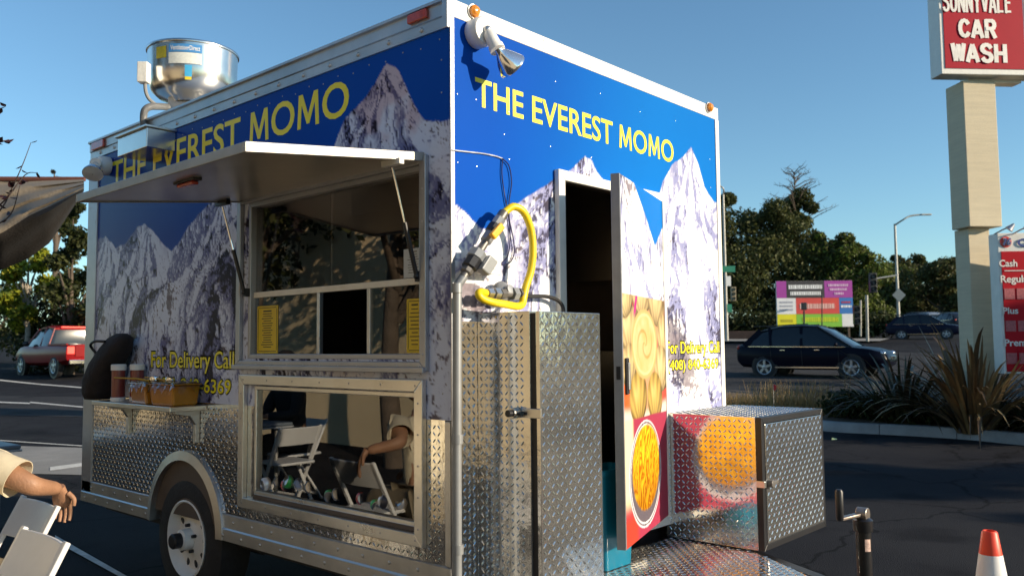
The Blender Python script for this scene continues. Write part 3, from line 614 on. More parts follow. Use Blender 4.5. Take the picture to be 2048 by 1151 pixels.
hp_ = [Y(a, b, -v) for a, b, v in ((1004, 431, .085), (1012, 422, .088), (1028, 413, .10), (1048, 425, .11), (1062, 460, .11), (1066, 500, .11), (1062, 540, .105), (1052, 572, .10), (1047, 595, .10), (1044, 608, .105), (1033, 612, .11), (1010, 608, .12), (985, 604, .12), (967, 598, .115), (958, 590, .11), (960, 584, .10), (972, 586, .09))]
hpth = smoothpath(hp_, 10); MB().tube(hpth, [.0145+.0012*(i % 2) for i in range(len(hpth))], 12).build('gas_hose', yel, TR, 60)
rg = Y(1018, 583, -.085); reg = MB().lathe(rg+V((0, .05, -.005)), (0, -1, .25), [(.02, -.03), (.038, .0), (.046, .008), (.046, .022), (.036, .034), (.020, .044), (.018, .062), (.004, .063)], 24).build('gas_regulator', pipe_g, TR, 40)
a = Y(972, 586, -.085); b = Y(1048, 588, -.085); MB().cyl(a, b, .015, n=12).build('regulator_body', pipe_d, reg)
for t, r, m in ((.08, .021, alu), (.25, .024, alu), (.42, .020, pipe_d), (.72, .028, pipe_g), (.9, .026, pipe_d)):
    c = a+(b-a)*t; d = unit(b-a); MB().lathe(c-d*.014, d, [(r, 0), (r, .028)], 6).build('nut', m, reg, 0)
MB().tube(smoothpath([Y(x, y, -v) for x, y, v in ((1048, 593, .07), (1070, 592, .05), (1095, 593, .04), (1115, 600, .04), (1125, 612, .05), (1128, 632, .06))]), .0085, 10).build('black_hose', rubber, TR, 60)
a = Y(966, 506, -.065); b = Y(1000, 548, -.065); jb = MB().box((a[0], -.004, b[2]), (b[0], -.062, a[2])).build('junction_box', white_trim, TR, 0, .004)
MB().box((a[0]-.004, -.0622, b[2]-.004), (b[0]+.004, -.070, a[2]+.004)).build('box_lid', white_paint, jb, 0, .005); MB().box((a[0]+.022, -.0702, b[2]+.016), (b[0]-.022, -.0745, a[2]-.016)).build('lid_panel', white_paint, jb, 0, .003)
wire_m = mat('white_wire', (.6, .62, .66), .5); blue_w = mat('dark_wire', (.03, .03, .10), .5)
MB().tube(smoothpath([Y(x, y, -.008) for x, y in ((904, 300), (930, 303), (965, 307), (990, 312), (1005, 317))]), .0028, 6).build('wire', wire_m, TR, 60)
MB().tube(smoothpath([Y(x, y, -.010) for x, y in ((1005, 317), (1004, 350), (1010, 395), (1018, 440), (1020, 480), (1015, 512), (1000, 530))]), .0026, 6).build('wire', blue_w, TR, 60)
MB().tube(smoothpath([Y(x, y, -.012) for x, y in ((1005, 317), (1018, 332), (1023, 365), (1018, 405), (1019, 440), (1027, 480), (1028, 508), (1018, 526), (1000, 528))]), .0026, 6).build('wire', blue_w, TR, 60)

# --- cabinets on the tongue
def cabinet(x0, x1, d, z0_, z1, doorside, name):
    c = MB().box((x0, -d, z0_), (x1, -.007, z1)).build(name, plate, TR, 0, .002)
    return c
cab = cabinet(.130, .510, .275, .42, 1.508, 0, 'gas_cabinet')
cd_ = MB().box((.136, -.318, .43), (.512, -.300, 1.506)).build('cabinet_door', plate, cab, 0, .002); MB().box((.140, -.300, .425), (.506, -.2755, 1.500)).build('door_seal', black, cab, 0)
lugs('tread_pattern', (.130, -.010, .43), (0, -.262, 0), (0, 0, 1.07), cab); lugs('tread_pattern', (.136, -.3182, .43), (.376, 0, 0), (0, 0, 1.076), cd_)
lt = MB().box((.1255, -.33, 1.115), (.1297, -.235, 1.150)).cyl((.128, -.215, 1.132), (.092, -.215, 1.132), .020, n=14).build('latch', alu, cab, 0, .002)
MB().cyl((.0915, -.215, 1.132), (.072, -.215, 1.132), .013, n=12).cyl((.128, -.225, 1.13), (.11, -.252, 1.13), .008, n=8).build('padlock', black, cab)
# low box at the right
BX0, BX1, BD, BZ0, BZ1 = 1.479, 2.198, .527, .425, 1.036
bxm = MB().box((BX0, -BD+.03, BZ0), (BX1, -.007, BZ1)).build('tongue_box', plate, TR, 0, .002)
frame4('box_frame', 1, -BD+.0295, -BD, BX0, BX1, BZ0, BZ1, .028, black, bxm, .002)
bd_ = MB().box((BX0+.031, -BD-.004, BZ0+.031), (BX1-.031, -BD+.0292, BZ1-.031)).build('box_door', plate, bxm, 0, .002)
lugs('tread_pattern', (BX0+.031, -BD-.0042, BZ0+.031), (BX1-BX0-.062, 0, 0), (0, 0, BZ1-BZ0-.062), bd_); lugs('tread_pattern', (BX0-.0002, -.010, BZ0), (0, -BD+.04, 0), (0, 0, BZ1-BZ0), bxm)
lugs('tread_pattern', (BX0, -BD+.03, BZ1+.0002), (BX1-BX0, 0, 0), (0, BD-.04, 0), bxm)
MB().box((BX0-.006, -BD-.012, .715), (BX0+.012, -BD+.03, .745)).build('latch', alu, bxm, 0, .002); MB().cyl((BX0+.05, -BD-.004, .73), (BX0+.05, -BD-.03, .73), .018, n=14).obox((BX0+.065, -BD-.026, .733), (.035, 0, .004), (0, .006, 0), (0, 0, .008)).build('lock_handle', pipe_d, bxm, 0, .002)
# deck
DZ = .418
deckp = [(.0, -.008), (1.9, -.008), (1.56, -.36), (1.22, -.86), (.9, -.86), (.40, -.36), (.0, -.34)]
dk = MB().prism([(x, y, DZ-.02) for x, y in deckp], (0, 0, .02)).build('tongue_deck', plate, TR, 0, .002)
def inpoly(A, B):
    xs, ys = A, B-.86; r = (ys > -.36) & (xs < 1.9-np.maximum(0, (-.008-ys)/.352*.34)) | (ys <= -.36) & (xs < 1.56-(-.36-ys)/.5*.34) & (xs > .40+(-.36-ys)/.5*.5); return r & (ys < -.02)
lugs('tread_pattern', (.0, -.86, DZ+.0002), (1.9, 0, 0), (0, .85, 0), dk, keep=inpoly)
tg = MB(); tg.bar((.25, .05, .33), (1.03, -1.35, .33), .06, .11); tg.bar((1.87, .05, .33), (1.09, -1.35, .33), .06, .11); tg.box((1.01, -1.60, .29), (1.11, -1.2, .375)); tg.build('tongue_frame', black, TR, 0, .004)
MB().lathe((1.06, -1.66, .36), (0, 1, 0), [(.03, 0), (.045, .02), (.045, .09), (.035, .13)], 16).build('coupler', pipe_d, TR)
# tongue jack with crank
jx, jy = 1.06, -1.128
blkm = mat('jack_black', (.02, .02, .022), .3, .2, .2, 15, coat=.3)
jk = MB().cyl((jx, jy, .10), (jx, jy, .70), .028, n=20).build('tongue_jack', blkm, TR); MB().lathe((jx, jy, .70), (0, 0, 1), [(.034, -.03), (.036, -.02), (.036, .012), (.026, .020), (.01, .024)], 20).build('jack_cap', blkm, jk)
MB().cyl((jx, jy, .02), (jx, jy, .12), .02, n=14).box((jx-.06, jy-.06, .0), (jx+.06, jy+.06, .02)).build('jack_foot', pipe_d, jk)
h0 = V((jx, jy, .735)); g1 = on(1680, 1037, 1, jy+.04); hand = V(g1)
MB().bar(h0+V((0, 0, .0)), hand, .026, .012).cyl(h0+V((-.0, -.02, -.002)), h0+V((0, .02, -.002)), .026, n=16).build('crank_arm', mat('worn_steel', (.34, .29, .25), .35, .8, .25, 20), jk, 40, .003)
MB().lathe(hand, (0, 0, 1), [(.012, -.005), (.014, .0), (.0145, .10), (.010, .108), (.002, .109)], 16).build('crank_grip', black, jk, 40)
st = MB(); r = .0286
for k in range(5):
    t = math.atan2(CAM[1]-jy, CAM[0]-jx)+.55+(k-2)*.2; st.v += [(jx+r*math.cos(t), jy+r*math.sin(t), .60), (jx+r*math.cos(t), jy+r*math.sin(t), .645)]
st.f = [(2*i, 2*i+2, 2*i+3, 2*i+1) for i in range(4)]; st.mi = [0]*4; st.build('jack_sticker', mat('red_white_sticker', (.6, .42, .36), .5, 0, .4, 90), jk)

# --- entry door
frame4('door_frame', 1, -.004, -.030, .623, 1.492, .485, 2.152, .046, white_trim)
def door_pt(s, z, off=0.):            # s: 0 at the hinge, 1 at the free edge; off: outwards from the printed face
    h = V((1.462, -.028, 0)); fe = V((.706, -.285, 0)); d = fe-h; nn = unit((-d[1], d[0], 0)); nn = -nn if nn[1] > 0 else nn
    return h+d*s+nn*off+V((0, 0, z))
DW = float(np.linalg.norm(door_pt(1, 0)-door_pt(0, 0))); DZ0, DZ1 = .535, 2.108
door = MB().prism([door_pt(s, DZ0, o) for s, o in ((.0, 0), (.985, 0), (.985, -.028), (.0, -.028))], (0, 0, DZ1-DZ0)).build('entry_door', dark_int, TR, 0)
MB().prism([door_pt(s, DZ0, o) for s, o in ((.985, .006), (1.0, .006), (1.0, -.034), (.985, -.034))], (0, 0, DZ1-DZ0)).build('door_edge', mat('door_edge_grey', (.30, .31, .33), .4, .5, .1, 10), door, 0, .002)
MB().prism([door_pt(s, DZ0, o) for s, o in ((-.004, .008), (.016, .008), (.016, .0005), (-.004, .0005))], (0, 0, DZ1-DZ0)).build('door_hinge', white_trim, door, 0)
def dumpling(c, u, v, cu, cv, ru, rv_, rot=0, seed=0, hue=(.86, .66, .32)):
    a = (u-cu)*math.cos(rot)+(v-cv)*math.sin(rot); b = -(u-cu)*math.sin(rot)+(v-cv)*math.cos(rot); a = a/ru; b = b/rv_
    r = np.hypot(a, b); k = ss(1.02, .94, r); pl_ = np.sin(np.arctan2(a*1.4, b+1.15)*15+2*fbm(u*20, v*20, seed))
    sh = np.clip(.84-.52*r**2+.17*pl_*ss(.05, .5, r)+.25*a*-.5+.12*b, .12, 1.1); col = V(hue)*sh[..., None]; col = col+V((.12, .10, .08))*ss(.5, 0, np.hypot(a+.2, b-.2))[..., None]
    return mix0(c, col, k)
def col_door(u, v):   # u: 0 free edge .. DW hinge, v: height
    uu = u; h = np.interp(u, [0, .25, .45, .62, DW], [2.2, 2.10, 1.98, 1.86, 1.98]); sky_ = mix((.004, .155, .55), (.004, .17, .58), ss(0, .8, u))
    rock = .42+.25*(fbm(u*2.2, v*2.2, 391)-.5); m = mountain(u, v, h, 303, rock, [(.05, 2.2), (.5, 2.05), (.85, 2.0)], 1.8); k = ss(-.004, .004, v-h)[..., None]; c = m*(1-k)+sky_*k
    u0, v0 = u, v; v = .9+(v0-1.05)*1.036
    # dumplings
    f = np.zeros(u.shape+(3,))+V((.74, .40, .22)); f = mix0(f, f*0+V((.62, .03, .10)), ss(.35, .65, fbm(u*5, v*5, 9)+.5*(v-1.35)-.4*(u-.3)))
    f = mix0(f, f*0+V((.85, .16, .04)), ss(.18, .05, u)*ss(1.22, 1.1, v)); f = mix0(f, f*0+V((.80, .10, .07)), ss(.52, .7, u)*ss(1.16, 1.05, v))
    f = mix0(f, f*0+V((.86, .80, .72)), ss(.95, .90, v-.08*np.abs(u-.4)))
    for i, (cu, cv, ru, rv_, ro) in enumerate([(.10, 1.32, .17, .11, .1), (.33, 1.47, .17, .10, 0), (.62, 1.45, .17, .12, -.2), (.75, 1.28, .12, .12, 0), (.10, 1.15, .13, .10, .2), (.70, 1.12, .15, .12, -.1), (.06, 1.44, .12, .08, .3), (.25, 1.00, .155, .125, .12), (.56, .985, .15, .125, -.1)]):
        f = dumpling(f, u, v, cu, cv, ru, rv_, ro, i, (.88, .70, .36) if i < 7 else (.80, .58, .16))
    r = np.hypot((u-.38)/.235, (v-1.245)/.165); f = mix0(f, f*0+V((.90, .66, .28))*(1-.25*ss(.75, 1, r))[..., None], ss(1.02, .99, r)); f = mix0(f, f*0+V((.93, .75, .40)), ss(.90, .88, r)); f = mix0(f, mix((.85, .50, .14), (.92, .72, .45), fbm(u*14, v*14, 33)), ss(.83, .80, r))
    sp_ = np.sin(14*r-2*np.arctan2(v-1.245, u-.38)); f = mix0(f, f*V((.8, .58, .35)), ss(.6, .9, sp_)*ss(.7, .5, r)*.8); f = mix0(f, f*0+V((.62, .02, .30)), ss(.022, .012, abs((u-.22)-.5*(v-1.42)))*ss(1.36, 1.4, v))
    f = f*V((.80, .74, .70))
    u = .42+(u0-.36)*1.25; v = .735+(v0-.80)*.76
    # noodles in a glass bowl
    g = np.zeros(u.shape+(3,))+V((.35, .04, .08)); g = mix0(g, g*0+V((.82, .70, .42)), ss(.20, .14, u+.1*(v-.7))*ss(.62, .7, v)); g = mix0(g, g*0+V((.45, .05, .03)), ss(.28, .18, u)*ss(.66, .6, v))
    rb = np.hypot((u-.42)/.36, (v-.735)/.178); g = mix0(g, g*0+V((.12, .10, .12)), ss(1.0, .97, rb))
    for q_ in (1.0, .93): g = mix0(g, g*0+V((.85, .86, .9)), ss(.022, .008, abs(rb-q_))*.85)
    rn = np.hypot((u-.43)/.31, (v-.755)/.145)+.05*(fbm(u*12, v*12, 2)-.5); no = np.zeros(u.shape+(3,))+V((.55, .22, .02))
    for i in range(9):
        th = i*.72+.3; wx_ = fbm(u*4+i*7, v*4, 60+i, 3); ph_ = (u*math.cos(th)+v*math.sin(th))*13+wx_*5.0; fr_c = np.abs((ph_ % 1)-.5)*2; ac = ss(.46, .52, fbm(u*6+i, v*6, 80+i, 3))
        body_ = ss(.62, .50, fr_c); hi = ss(.5, .05, fr_c); colr = mix((.34, .10, .002), (.78, .40, .015), hi)*(.55+.75*ss(.60, .86, v)+.12*i/9)[..., None]; no = mix0(no, colr, body_*ac)
    g = mix0(g, no, ss(1.03, .97, rn)); g = mix0(g, g*V((1, .75, .55)), ss(.70, .60, v)*ss(1, .95, rn)*.6)
    u, v = u0, v0; b1 = 1.60; b2 = 1.055-.012*(u-.4); c = mix0(c, f, ss(.002, -.002, v-b1)); c = mix0(c, g, ss(.002, -.002, v-b2)); return c
_h = door_pt(0, 0); _f = door_pt(.985, 0)
def dP(u, v):
    t = (u/DW)[:, None]; n_ = door_pt(0, 0, .003)-door_pt(0, 0); q_ = V(_f)*(1-t)+V(_h)*t+n_; q_[:, 2] = v; return q_
TRp = TR
dsh = sheet('door_print', dP, (.0, DW*.985), (DZ0, DZ1), .0055, [], col_door, ATT, TR)
ph = lambda s, z, o: door_pt(s, z, o)
MB().prism([ph(s, z, .004) for s, z in ((.955, 1.17), (.905, 1.17), (.905, 1.325), (.955, 1.325))], (door_pt(0, 0, .01)-door_pt(0, 0))).build('door_handle', black, door, 0, .006)
MB().prism([ph(s, z, .0145) for s, z in ((.945, 1.19), (.915, 1.19), (.915, 1.305), (.945, 1.305))], (door_pt(0, 0, .006)-door_pt(0, 0))).build('handle_inset', alu_dull, door, 0, .003)
MB().prism([door_pt(1.0, z, o)+unit(door_pt(1, 0)-door_pt(0, 0))*.0005 for z, o in ((1.235, -.004), (1.235, -.022), (1.29, -.022), (1.29, -.004))], unit(door_pt(1, 0)-door_pt(0, 0))*.003).build('door_latch', black, door, 0)
a = door_pt(.55, 2.10, -.01); b = V((1.40, -.02, 2.13)); MB().cyl(a, b, .004, n=8).build('door_stay', alu, door)

# ------------------------------------------------------------------ things on and in the trailer
shelf = MB().box((-.205, 1.83, 1.062), (-.008, 2.79, 1.088)).build('condiment_shelf', alu, TR, 0, .003)
for y in (1.90, 2.70): MB().prism([(-.007, y, 1.061), (-.14, y, 1.061), (-.14, y, 1.045), (-.06, y, 1.03), (-.03, y, .985), (-.03, y, .89), (-.007, y, .89)], (0, .03, 0)).build('shelf_bracket', alu_dull, shelf, 0, .002)
def ketchup(p, lab):
    t = thing('sauce_dispenser', lab, 'bottle', p, 0, 'tall sauce dispensers on the shelf')
    MB().lathe((0, 0, .022), (0, 0, 1), [(.036, 0), (.037, .01), (.037, .15), (.035, .152)], 24).build('body', mat('ketchup', (.20, .035, .03), .3, 0, .1, 12, coat=.4), t, 40, local=True)
    MB().lathe((0, 0, 0), (0, 0, 1), [(.040, 0), (.040, .022)], 24).build('base', white_paint, t, 40, .003, local=True); MB().lathe((0, 0, .1745), (0, 0, 1), [(.041, 0), (.041, .030), (.036, .034), (.004, .035)], 24).build('lid', white_paint, t, 40, local=True)
ketchup((-.135, 2.60, 1.0885), 'tall red sauce dispenser with white cap, at the front edge of the shelf'); ketchup((-.055, 2.54, 1.0885), 'tall red sauce dispenser with white cap, nearer the wall on the shelf')
tubm = mat('orange_sauce', (.50, .21, .02), .25, 0, .2, 8, coat=.5); wrap = glass_mat('cling_film', (.93, .93, .93), .02, .9)
def tub(p, l_, lab, rz):
    t = thing('sauce_tub', lab, 'food tub', p, rz, 'square tubs of orange sauce on the shelf')
    MB().loft([[(x*a, y*b, z) for x, y in ((-1, -1), (1, -1), (1, 1), (-1, 1))] for a, b, z in ((.07, l_*.45, 0), (.082, l_*.5, .105))]).build('tub_body', tubm, t, 0, .01, local=True, bseg=3)
    MB().box((-.087, -l_*.53, .106), (.087, l_*.53, .112)).build('rim', MATS['orange_sauce'], t, 0, .004, local=True)
    n_ = 14; vs_ = []
    for i in range(n_+1):
        for j in range(n_+1):
            u, v = 2*i/n_-1, 2*j/n_-1; e_ = max(abs(u), abs(v)); z = .118+.004*math.sin(9*u+3*v) if e_ < .86 else .118-(e_-.86)*.28*(1+.5*math.sin(7*(u+2*v)))
            k = .95 if e_ < .86 else 1.0+.05*math.sin(11*u-5*v); vs_.append((u*.098*k, v*l_*.6*k, z))
    MB().add(vs_, [(i*(n_+1)+j, (i+1)*(n_+1)+j, (i+1)*(n_+1)+j+1, i*(n_+1)+j+1) for i in range(n_) for j in range(n_)]).build('cling_film', wrap, t, 60, local=True)
tub((-.105, 1.985, 1.0885), .22, 'orange sauce tub under cling film at the near end of the shelf', .1); tub((-.105, 2.245, 1.0885), .22, 'orange sauce tub under cling film beside the red dispensers', -.06)
for p, a, lab in (((-.09, 2.06, 1.21), .4, 'shiny steel ladle resting on the nearest sauce tub'), ((-.115, 2.19, 1.212), 1.3, 'shiny steel ladle lying across the tubs, farther from the window')):
    ld = thing('ladle', lab, 'ladle', p, a, 'steel ladles on the tubs')
    MB().lathe((0, 0, 0), (.5, -.2, .85), [(.004, -.022), (.02, -.018), (.030, -.005), (.033, .006), (.031, .006), (.027, -.004), (.004, -.018)], 20, False).build('bowl', chrome, ld, 60, local=True)
    MB().tube([(.0, .03, .0), (.01, .09, .012), (.03, .20, .02)], [.007, .005, .004], 8).build('handle', mat('ladle_handle', (.55, .30, .03), .35), ld, 60, local=True)
# dark padded bag at the far end
bag = thing('padded_bag', 'dark brown padded bag slumped on the far end of the shelf', 'bag', (-.11, 2.88, 1.089))
rg_ = []
for z, cx_, cy_, rx_, ry_ in ((0, -.01, .02, .07, .08), (.04, -.01, .02, .085, .10), (.12, -.01, -.01, .09, .115), (.21, .0, -.06, .085, .12), (.30, .02, -.13, .07, .13), (.36, .03, -.17, .05, .11), (.385, .03, -.18, .02, .05)):
    rg_.append([(cx_+rx_*math.copysign(abs(math.cos(t))**.7, math.cos(t)), cy_+ry_*math.copysign(abs(math.sin(t))**.7, math.sin(t)), z) for t in np.linspace(0, 2*math.pi, 25)[:-1]])
MB().loft(rg_).build('bag_body', mat('dark_cloth', (.018, .012, .011), .85, 0, .3, 12, .4, 30), bag, 80, local=True)
MB().tube(smoothpath([(.0, .02, .24), (-.05, .05, .31), (-.06, -.02, .34), (-.03, -.10, .34)]), .008, 8).build('bag_handle', black, bag, 60, local=True)
# menus and notice on the glass
def card(name, lab, cat, y0, y1, z0, z1, m, x=.0185, lines=0, border=False):
    t = thing(name, lab, cat, (x, (y0+y1)/2, z0)); MB().box((x-.001, y0, z0), (x, y1, z1)).build('sheet', m, t, 0)
    ink = mat('menu_ink', (.05, .045, .02), .6); xx = x-.0016; hgt = z1-z0; wd = y1-y0
    for k in range(lines):
        z = z1-hgt*(.12+.80*k/lines); l_ = wd*(.35+.3*random.random()) if k else wd*.4; yc = y1-wd*.5
        MB().box((xx, yc-l_/2, z-hgt*.008), (x-.0011, yc+l_/2, z+hgt*(.010 if k else .022))).build('printed_line', ink, t, 0)
    if border:
        for z in (z0+.008, z1-.011): MB().box((xx, y0+.012, z), (x-.0011, y1-.012, z+.003)).build('printed_border', ink, t, 0)
        for y in (y0+.008, y1-.011): MB().box((xx, y, z0+.014), (x-.0011, y+.003, z1-.014)).build('printed_border', ink, t, 0)
ymen = mat('yellow_card', (.72, .52, .02), .55, 0, .06, 6)
card('menu_card', 'yellow printed menu with a black border behind the far window pane', 'menu', 1.215, 1.395, 1.356, 1.585, ymen, lines=16, border=True)
card('menu_card', 'yellow printed menu with a black border at the near end of the window', 'menu', .184, .282, 1.356, 1.572, ymen, lines=11, border=True)
nt_ = card('notice_sheet', 'white notice sheet with dense small print taped in the upper pane', 'notice', .184, .300, 1.658, 1.775, mat('notice_paper', (.55, .60, .66), .6, 0, .04, 6), x=.018, lines=9)
# soda cans and bags in the display
can_mats = [mat('can_black', (.05, .05, .06), .3, .2, .2, 20), mat('can_green', (.04, .36, .08), .3, .1, .2, 20), mat('can_silver', (.7, .7, .72), .35, .3, .1, 20), mat('can_red', (.45, .04, .03), .3, .1, .2, 20)]
can_src = {}
labs = ['black drinks can tumbled behind the lower window', 'green drinks can tumbled behind the lower window', 'silver drinks can tumbled behind the lower window', 'red drinks can tumbled behind the lower window']
for k in range(44):
    ci = [2, 0, 3, 1, 2, 0, 2, 1][k % 8]
    row = k//15; y = 1.31-1.0*(k % 15)/14+random.uniform(-.02, .02)+.03*row; x = .060+.060*row+random.uniform(-.008, .008); z = .737+.055*row+random.uniform(0, .012)
    if ci not in can_src:
        o = MB().lathe((0, 0, -.058), (0, 0, 1), [(.026, 0), (.033, .008), (.033, .104), (.027, .115)], 18, False, mi=0).lathe((0, 0, -.0572), (0, 0, 1), [(.026, 0), (.024, .006), (.002, .010)], 18, False, mi=1).lathe((0, 0, .0572), (0, 0, 1), [(.027, 0), (.0255, .001), (.024, -.004), (.002, -.004)], 18, False, mi=1).build('drinks_can', [can_mats[ci], mat('can_end', (.34, .34, .36), .3, .9, .1, 30)], None, 40)
        can_src[ci] = o
    else: o = can_src[ci].copy(); COL.objects.link(o)
    o.location = (x, y, z); o.rotation_euler = (math.pi/2+random.uniform(-.5, .5), 0, -math.pi/2+random.uniform(-1.3, 1.3)); tag(o, labs[ci], 'drinks can', labs[ci].split(' ')[0]+' cans in the display')
for (x, y, lab, c) in ((.22, .34, 'tan paper sack at the near end of the lower display', (.32, .24, .15)), (.20, 1.22, 'crumpled red snack bag at the far end of the lower display', (.26, .03, .02)), (.17, .56, 'olive green snack bag among the cans in the lower display', (.16, .15, .02))):
    rg_ = [[(x+.07*(1+.2*math.sin(5*t+z*30))*sc*math.cos(t), y+.10*(1+.2*math.sin(3*t+z*50))*sc*math.sin(t), 0.702+z) for t in np.linspace(0, 2*math.pi, 17)[:-1]] for z, sc in ((0, .9), (.04, 1.05), (.09, .95), (.13, .6), (.14, .1))]
    b_ = MB().loft(rg_).build('snack_bag', mat('bag_'+lab.split()[0]+lab.split()[1], c, .35, 0, .3, 20, .4, 25), None, 70); tag(b_, lab, 'snack bag')
# teal bin by the door
bin_ = thing('teal_bin', 'teal plastic bin standing on the deck behind the open door', 'bin', (.845, -.098, DZ+.003))
tealm = mat('teal_plastic', (.0, .15, .25), .3, 0, .08, 5, coat=.2)
def rrect(a, b, r, z, n=5):
    return [(sx_*(a-r)+r*math.cos(t), sy_*(b-r)+r*math.sin(t), z) for sx_, sy_, t0 in ((1, 1, 0), (-1, 1, math.pi/2), (-1, -1, math.pi), (1, -1, 1.5*math.pi)) for t in np.linspace(t0, t0+math.pi/2, n)]
MB().loft([rrect(.10, .062, .02, 0), rrect(.125, .075, .02, .42), rrect(.12, .07, .018, .42), rrect(.095, .057, .018, .01)], caps=False).add([rrect(.10, .062, .02, .006)[i] for i in range(20)], [tuple(range(20))]).build('bin_body', tealm, bin_, 50, local=True)
MB().loft([rrect(.132, .082, .02, .40), rrect(.132, .082, .02, .425), rrect(.119, .069, .018, .425), rrect(.119, .069, .018, .40)], caps=False).build('bin_rim', tealm, bin_, 40, local=True)

# ------------------------------------------------------------------ kerb, planting strip, pavements, markings
conc = mat('kerb_concrete', (.30, .30, .30), .8, 0, .2, 3, .3, 40); soil = mat('dry_soil', (.085, .060, .042), .95, 0, .4, 3, .7, 30); pave = mat('pale_concrete', (.26, .245, .225), .85, 0, .2, 1.2, .3, 40)
kp = [(9.6, -7.), (10.75, -1.0), (10.80, .24), (11.05, .9), (11.12, 1.6), (11.08, 2.2), (11.05, 3.0), (11.7, 4.15), (12.3, 5.4), (13.2, 8.0), (14.5, 12), (17, 18)]
kpp = smoothpath([(x, y, 0) for x, y in kp], 3)
kroot = None
for i in range(0, len(kpp)-1, 5):
    seg = kpp[i:i+6]
    if len(seg) < 2: continue
    rgs = []
    for k, p in enumerate(seg):
        j = i+k; t = unit(kpp[min(j+1, len(kpp)-1)]-kpp[max(j-1, 0)]); nn = V((-t[1], t[0], 0)); nn = -nn if nn[0] < 0 else nn
        if k == 0: p = p+t*.006
        gz_ = float(gz(p)); rgs.append([p+nn*o_+V((0, 0, gz_+z)) for o_, z in ((0, -.05), (.015, .12), (.04, .15), (.20, .15), (.20, -.05))])
    if kroot is None: kroot = thing('kerb', 'pale concrete kerb edging the planting strip beside the lot', 'kerb', (11, 1, 0)); kroot['kind'] = 'structure'; del kroot['category']
    MB().loft(rgs).build('kerb_stone', conc, kroot, 40, .008)
vs_ = []; fs_ = []; nn_ = 8
for i, p in enumerate(kpp):
    t = unit(kpp[min(i+1, len(kpp)-1)]-kpp[max(i-1, 0)]); q_ = V((-t[1], t[0], 0)); q_ = -q_ if q_[0] < 0 else q_
    for k in range(nn_):
        o_ = .19+3.6*k/(nn_-1); P_ = p+q_*o_; vs_.append((P_[0], P_[1], float(gz(P_))+.12+.10*math.sin(math.pi*k/(nn_-1))+.04*(random.random()-.5)))
for i in range(len(kpp)-1):
    for k in range(nn_-1): fs_.append((i*nn_+k, (i+1)*nn_+k, (i+1)*nn_+k+1, i*nn_+k+1))
pb_ = MB().add(vs_, fs_).build('planting_bed', soil, None, 80); tag(pb_, kind='structure')
def strip(name, pts, m, dz=.004, n=10):   # a sheet following the ground between two pixel lines
    (a0, a1), (b0, b1) = pts; vs_ = []
    for i in range(n+1):
        for k in range(5):
            P_ = (V(a0)*(1-i/n)+V(a1)*i/n)*(1-k/4)+(V(b0)*(1-i/n)+V(b1)*i/n)*k/4; vs_.append((P_[0], P_[1], float(gz(P_))+dz))
    o = MB().add(vs_, [(i*5+k, (i+1)*5+k, (i+1)*5+k+1, i*5+k+1) for i in range(n) for k in range(4)]).build(name, m, None, 80); o['kind'] = 'structure'; return o
def gp(x, y):     # pixel to ground
    for D in np.arange(3, 200, .1):
        P_ = at(x, y, D)
        if P_[2] <= gz(P_): return P_
    return at(x, y, 200)
strip('pavement', ((gp(-500, 935), gp(300, 955)), (gp(-500, 878), gp(300, 900))), pave, .006)
strip('pavement', ((gp(-500, 822), gp(300, 836)), (gp(-500, 782), gp(300, 796))), asphalt_old, .005)  # lighter asphalt band: a sunlit strip of ground put into the colour
lm = mat('worn_line_paint', (.62, .60, .55), .8, 0, .25, 12)
for a_, b_, c_, d_ in (((-200, 737), (260, 782), (-200, 739.0), (260, 784)), ((-200, 796), (60, 806), (-200, 798), (60, 808)), ((60, 804), (260, 822), (60, 806), (260, 824)), ((100, 936), (260, 915), (100, 942), (260, 922)), ((-200, 868), (260, 898), (-200, 869.5), (260, 899.5)), ((110, 1075), (260, 1160), (110, 1085), (260, 1175))):
    o = strip('painted_line', ((gp(*c_), gp(*d_)), (gp(*a_), gp(*b_))), lm, .010)
strip('street', ((V((15.2, -60, 0)), V((17, 120, 0))), (V((40, -60, 0)), V((44, 120, 0)))), asphalt_old, .004, 60)
strip('pavement', ((at(1400, 690, 54), at(1760, 692, 52)), (at(1400, 678, 58), at(1780, 680, 56))), pave, .14, 8)

# ------------------------------------------------------------------ plants
def leafmat(name, trans=.25): return MATS.get(name) or vcol_mat(name, .6, 0, 0, trans=trans, spec=.2)
def leaves(n, centers, radii, size, cols, rnd, flat=.5, aspect=.5):
    """leaf quads scattered through blobs: returns verts, faces, colours"""
    k = rnd.integers(0, len(centers), n); d = rnd.normal(size=(n, 3)); d /= np.linalg.norm(d, axis=1)[:, None]; r = rnd.random(n)**(.45)
    c = np.array(centers)[k]+d*r[:, None]*np.array(radii)[k]; a = rnd.normal(size=(n, 3)); a /= np.linalg.norm(a, axis=1)[:, None]
    b = np.cross(a, rnd.normal(size=(n, 3))); b /= np.linalg.norm(b, axis=1)[:, None]; s = size*(.6+.8*rnd.random(n))[:, None]
    P = np.stack([c-a*s, c-b*s*aspect, c+a*s, c+b*s*aspect], 1).reshape(-1, 3); f = np.arange(4*n).reshape(-1, 4)
    col = np.array(cols)[rnd.integers(0, len(cols), n)]*(.7+.6*rnd.random((n, 1))); return P, f, np.repeat(col, 4, 0)
bark = mat('bark', (.10, .075, .055), .9, 0, .3, 8, .8, 30); bark_pale = mat('pale_bark', (.30, .26, .21), .85, 0, .3, 8, .5, 30)
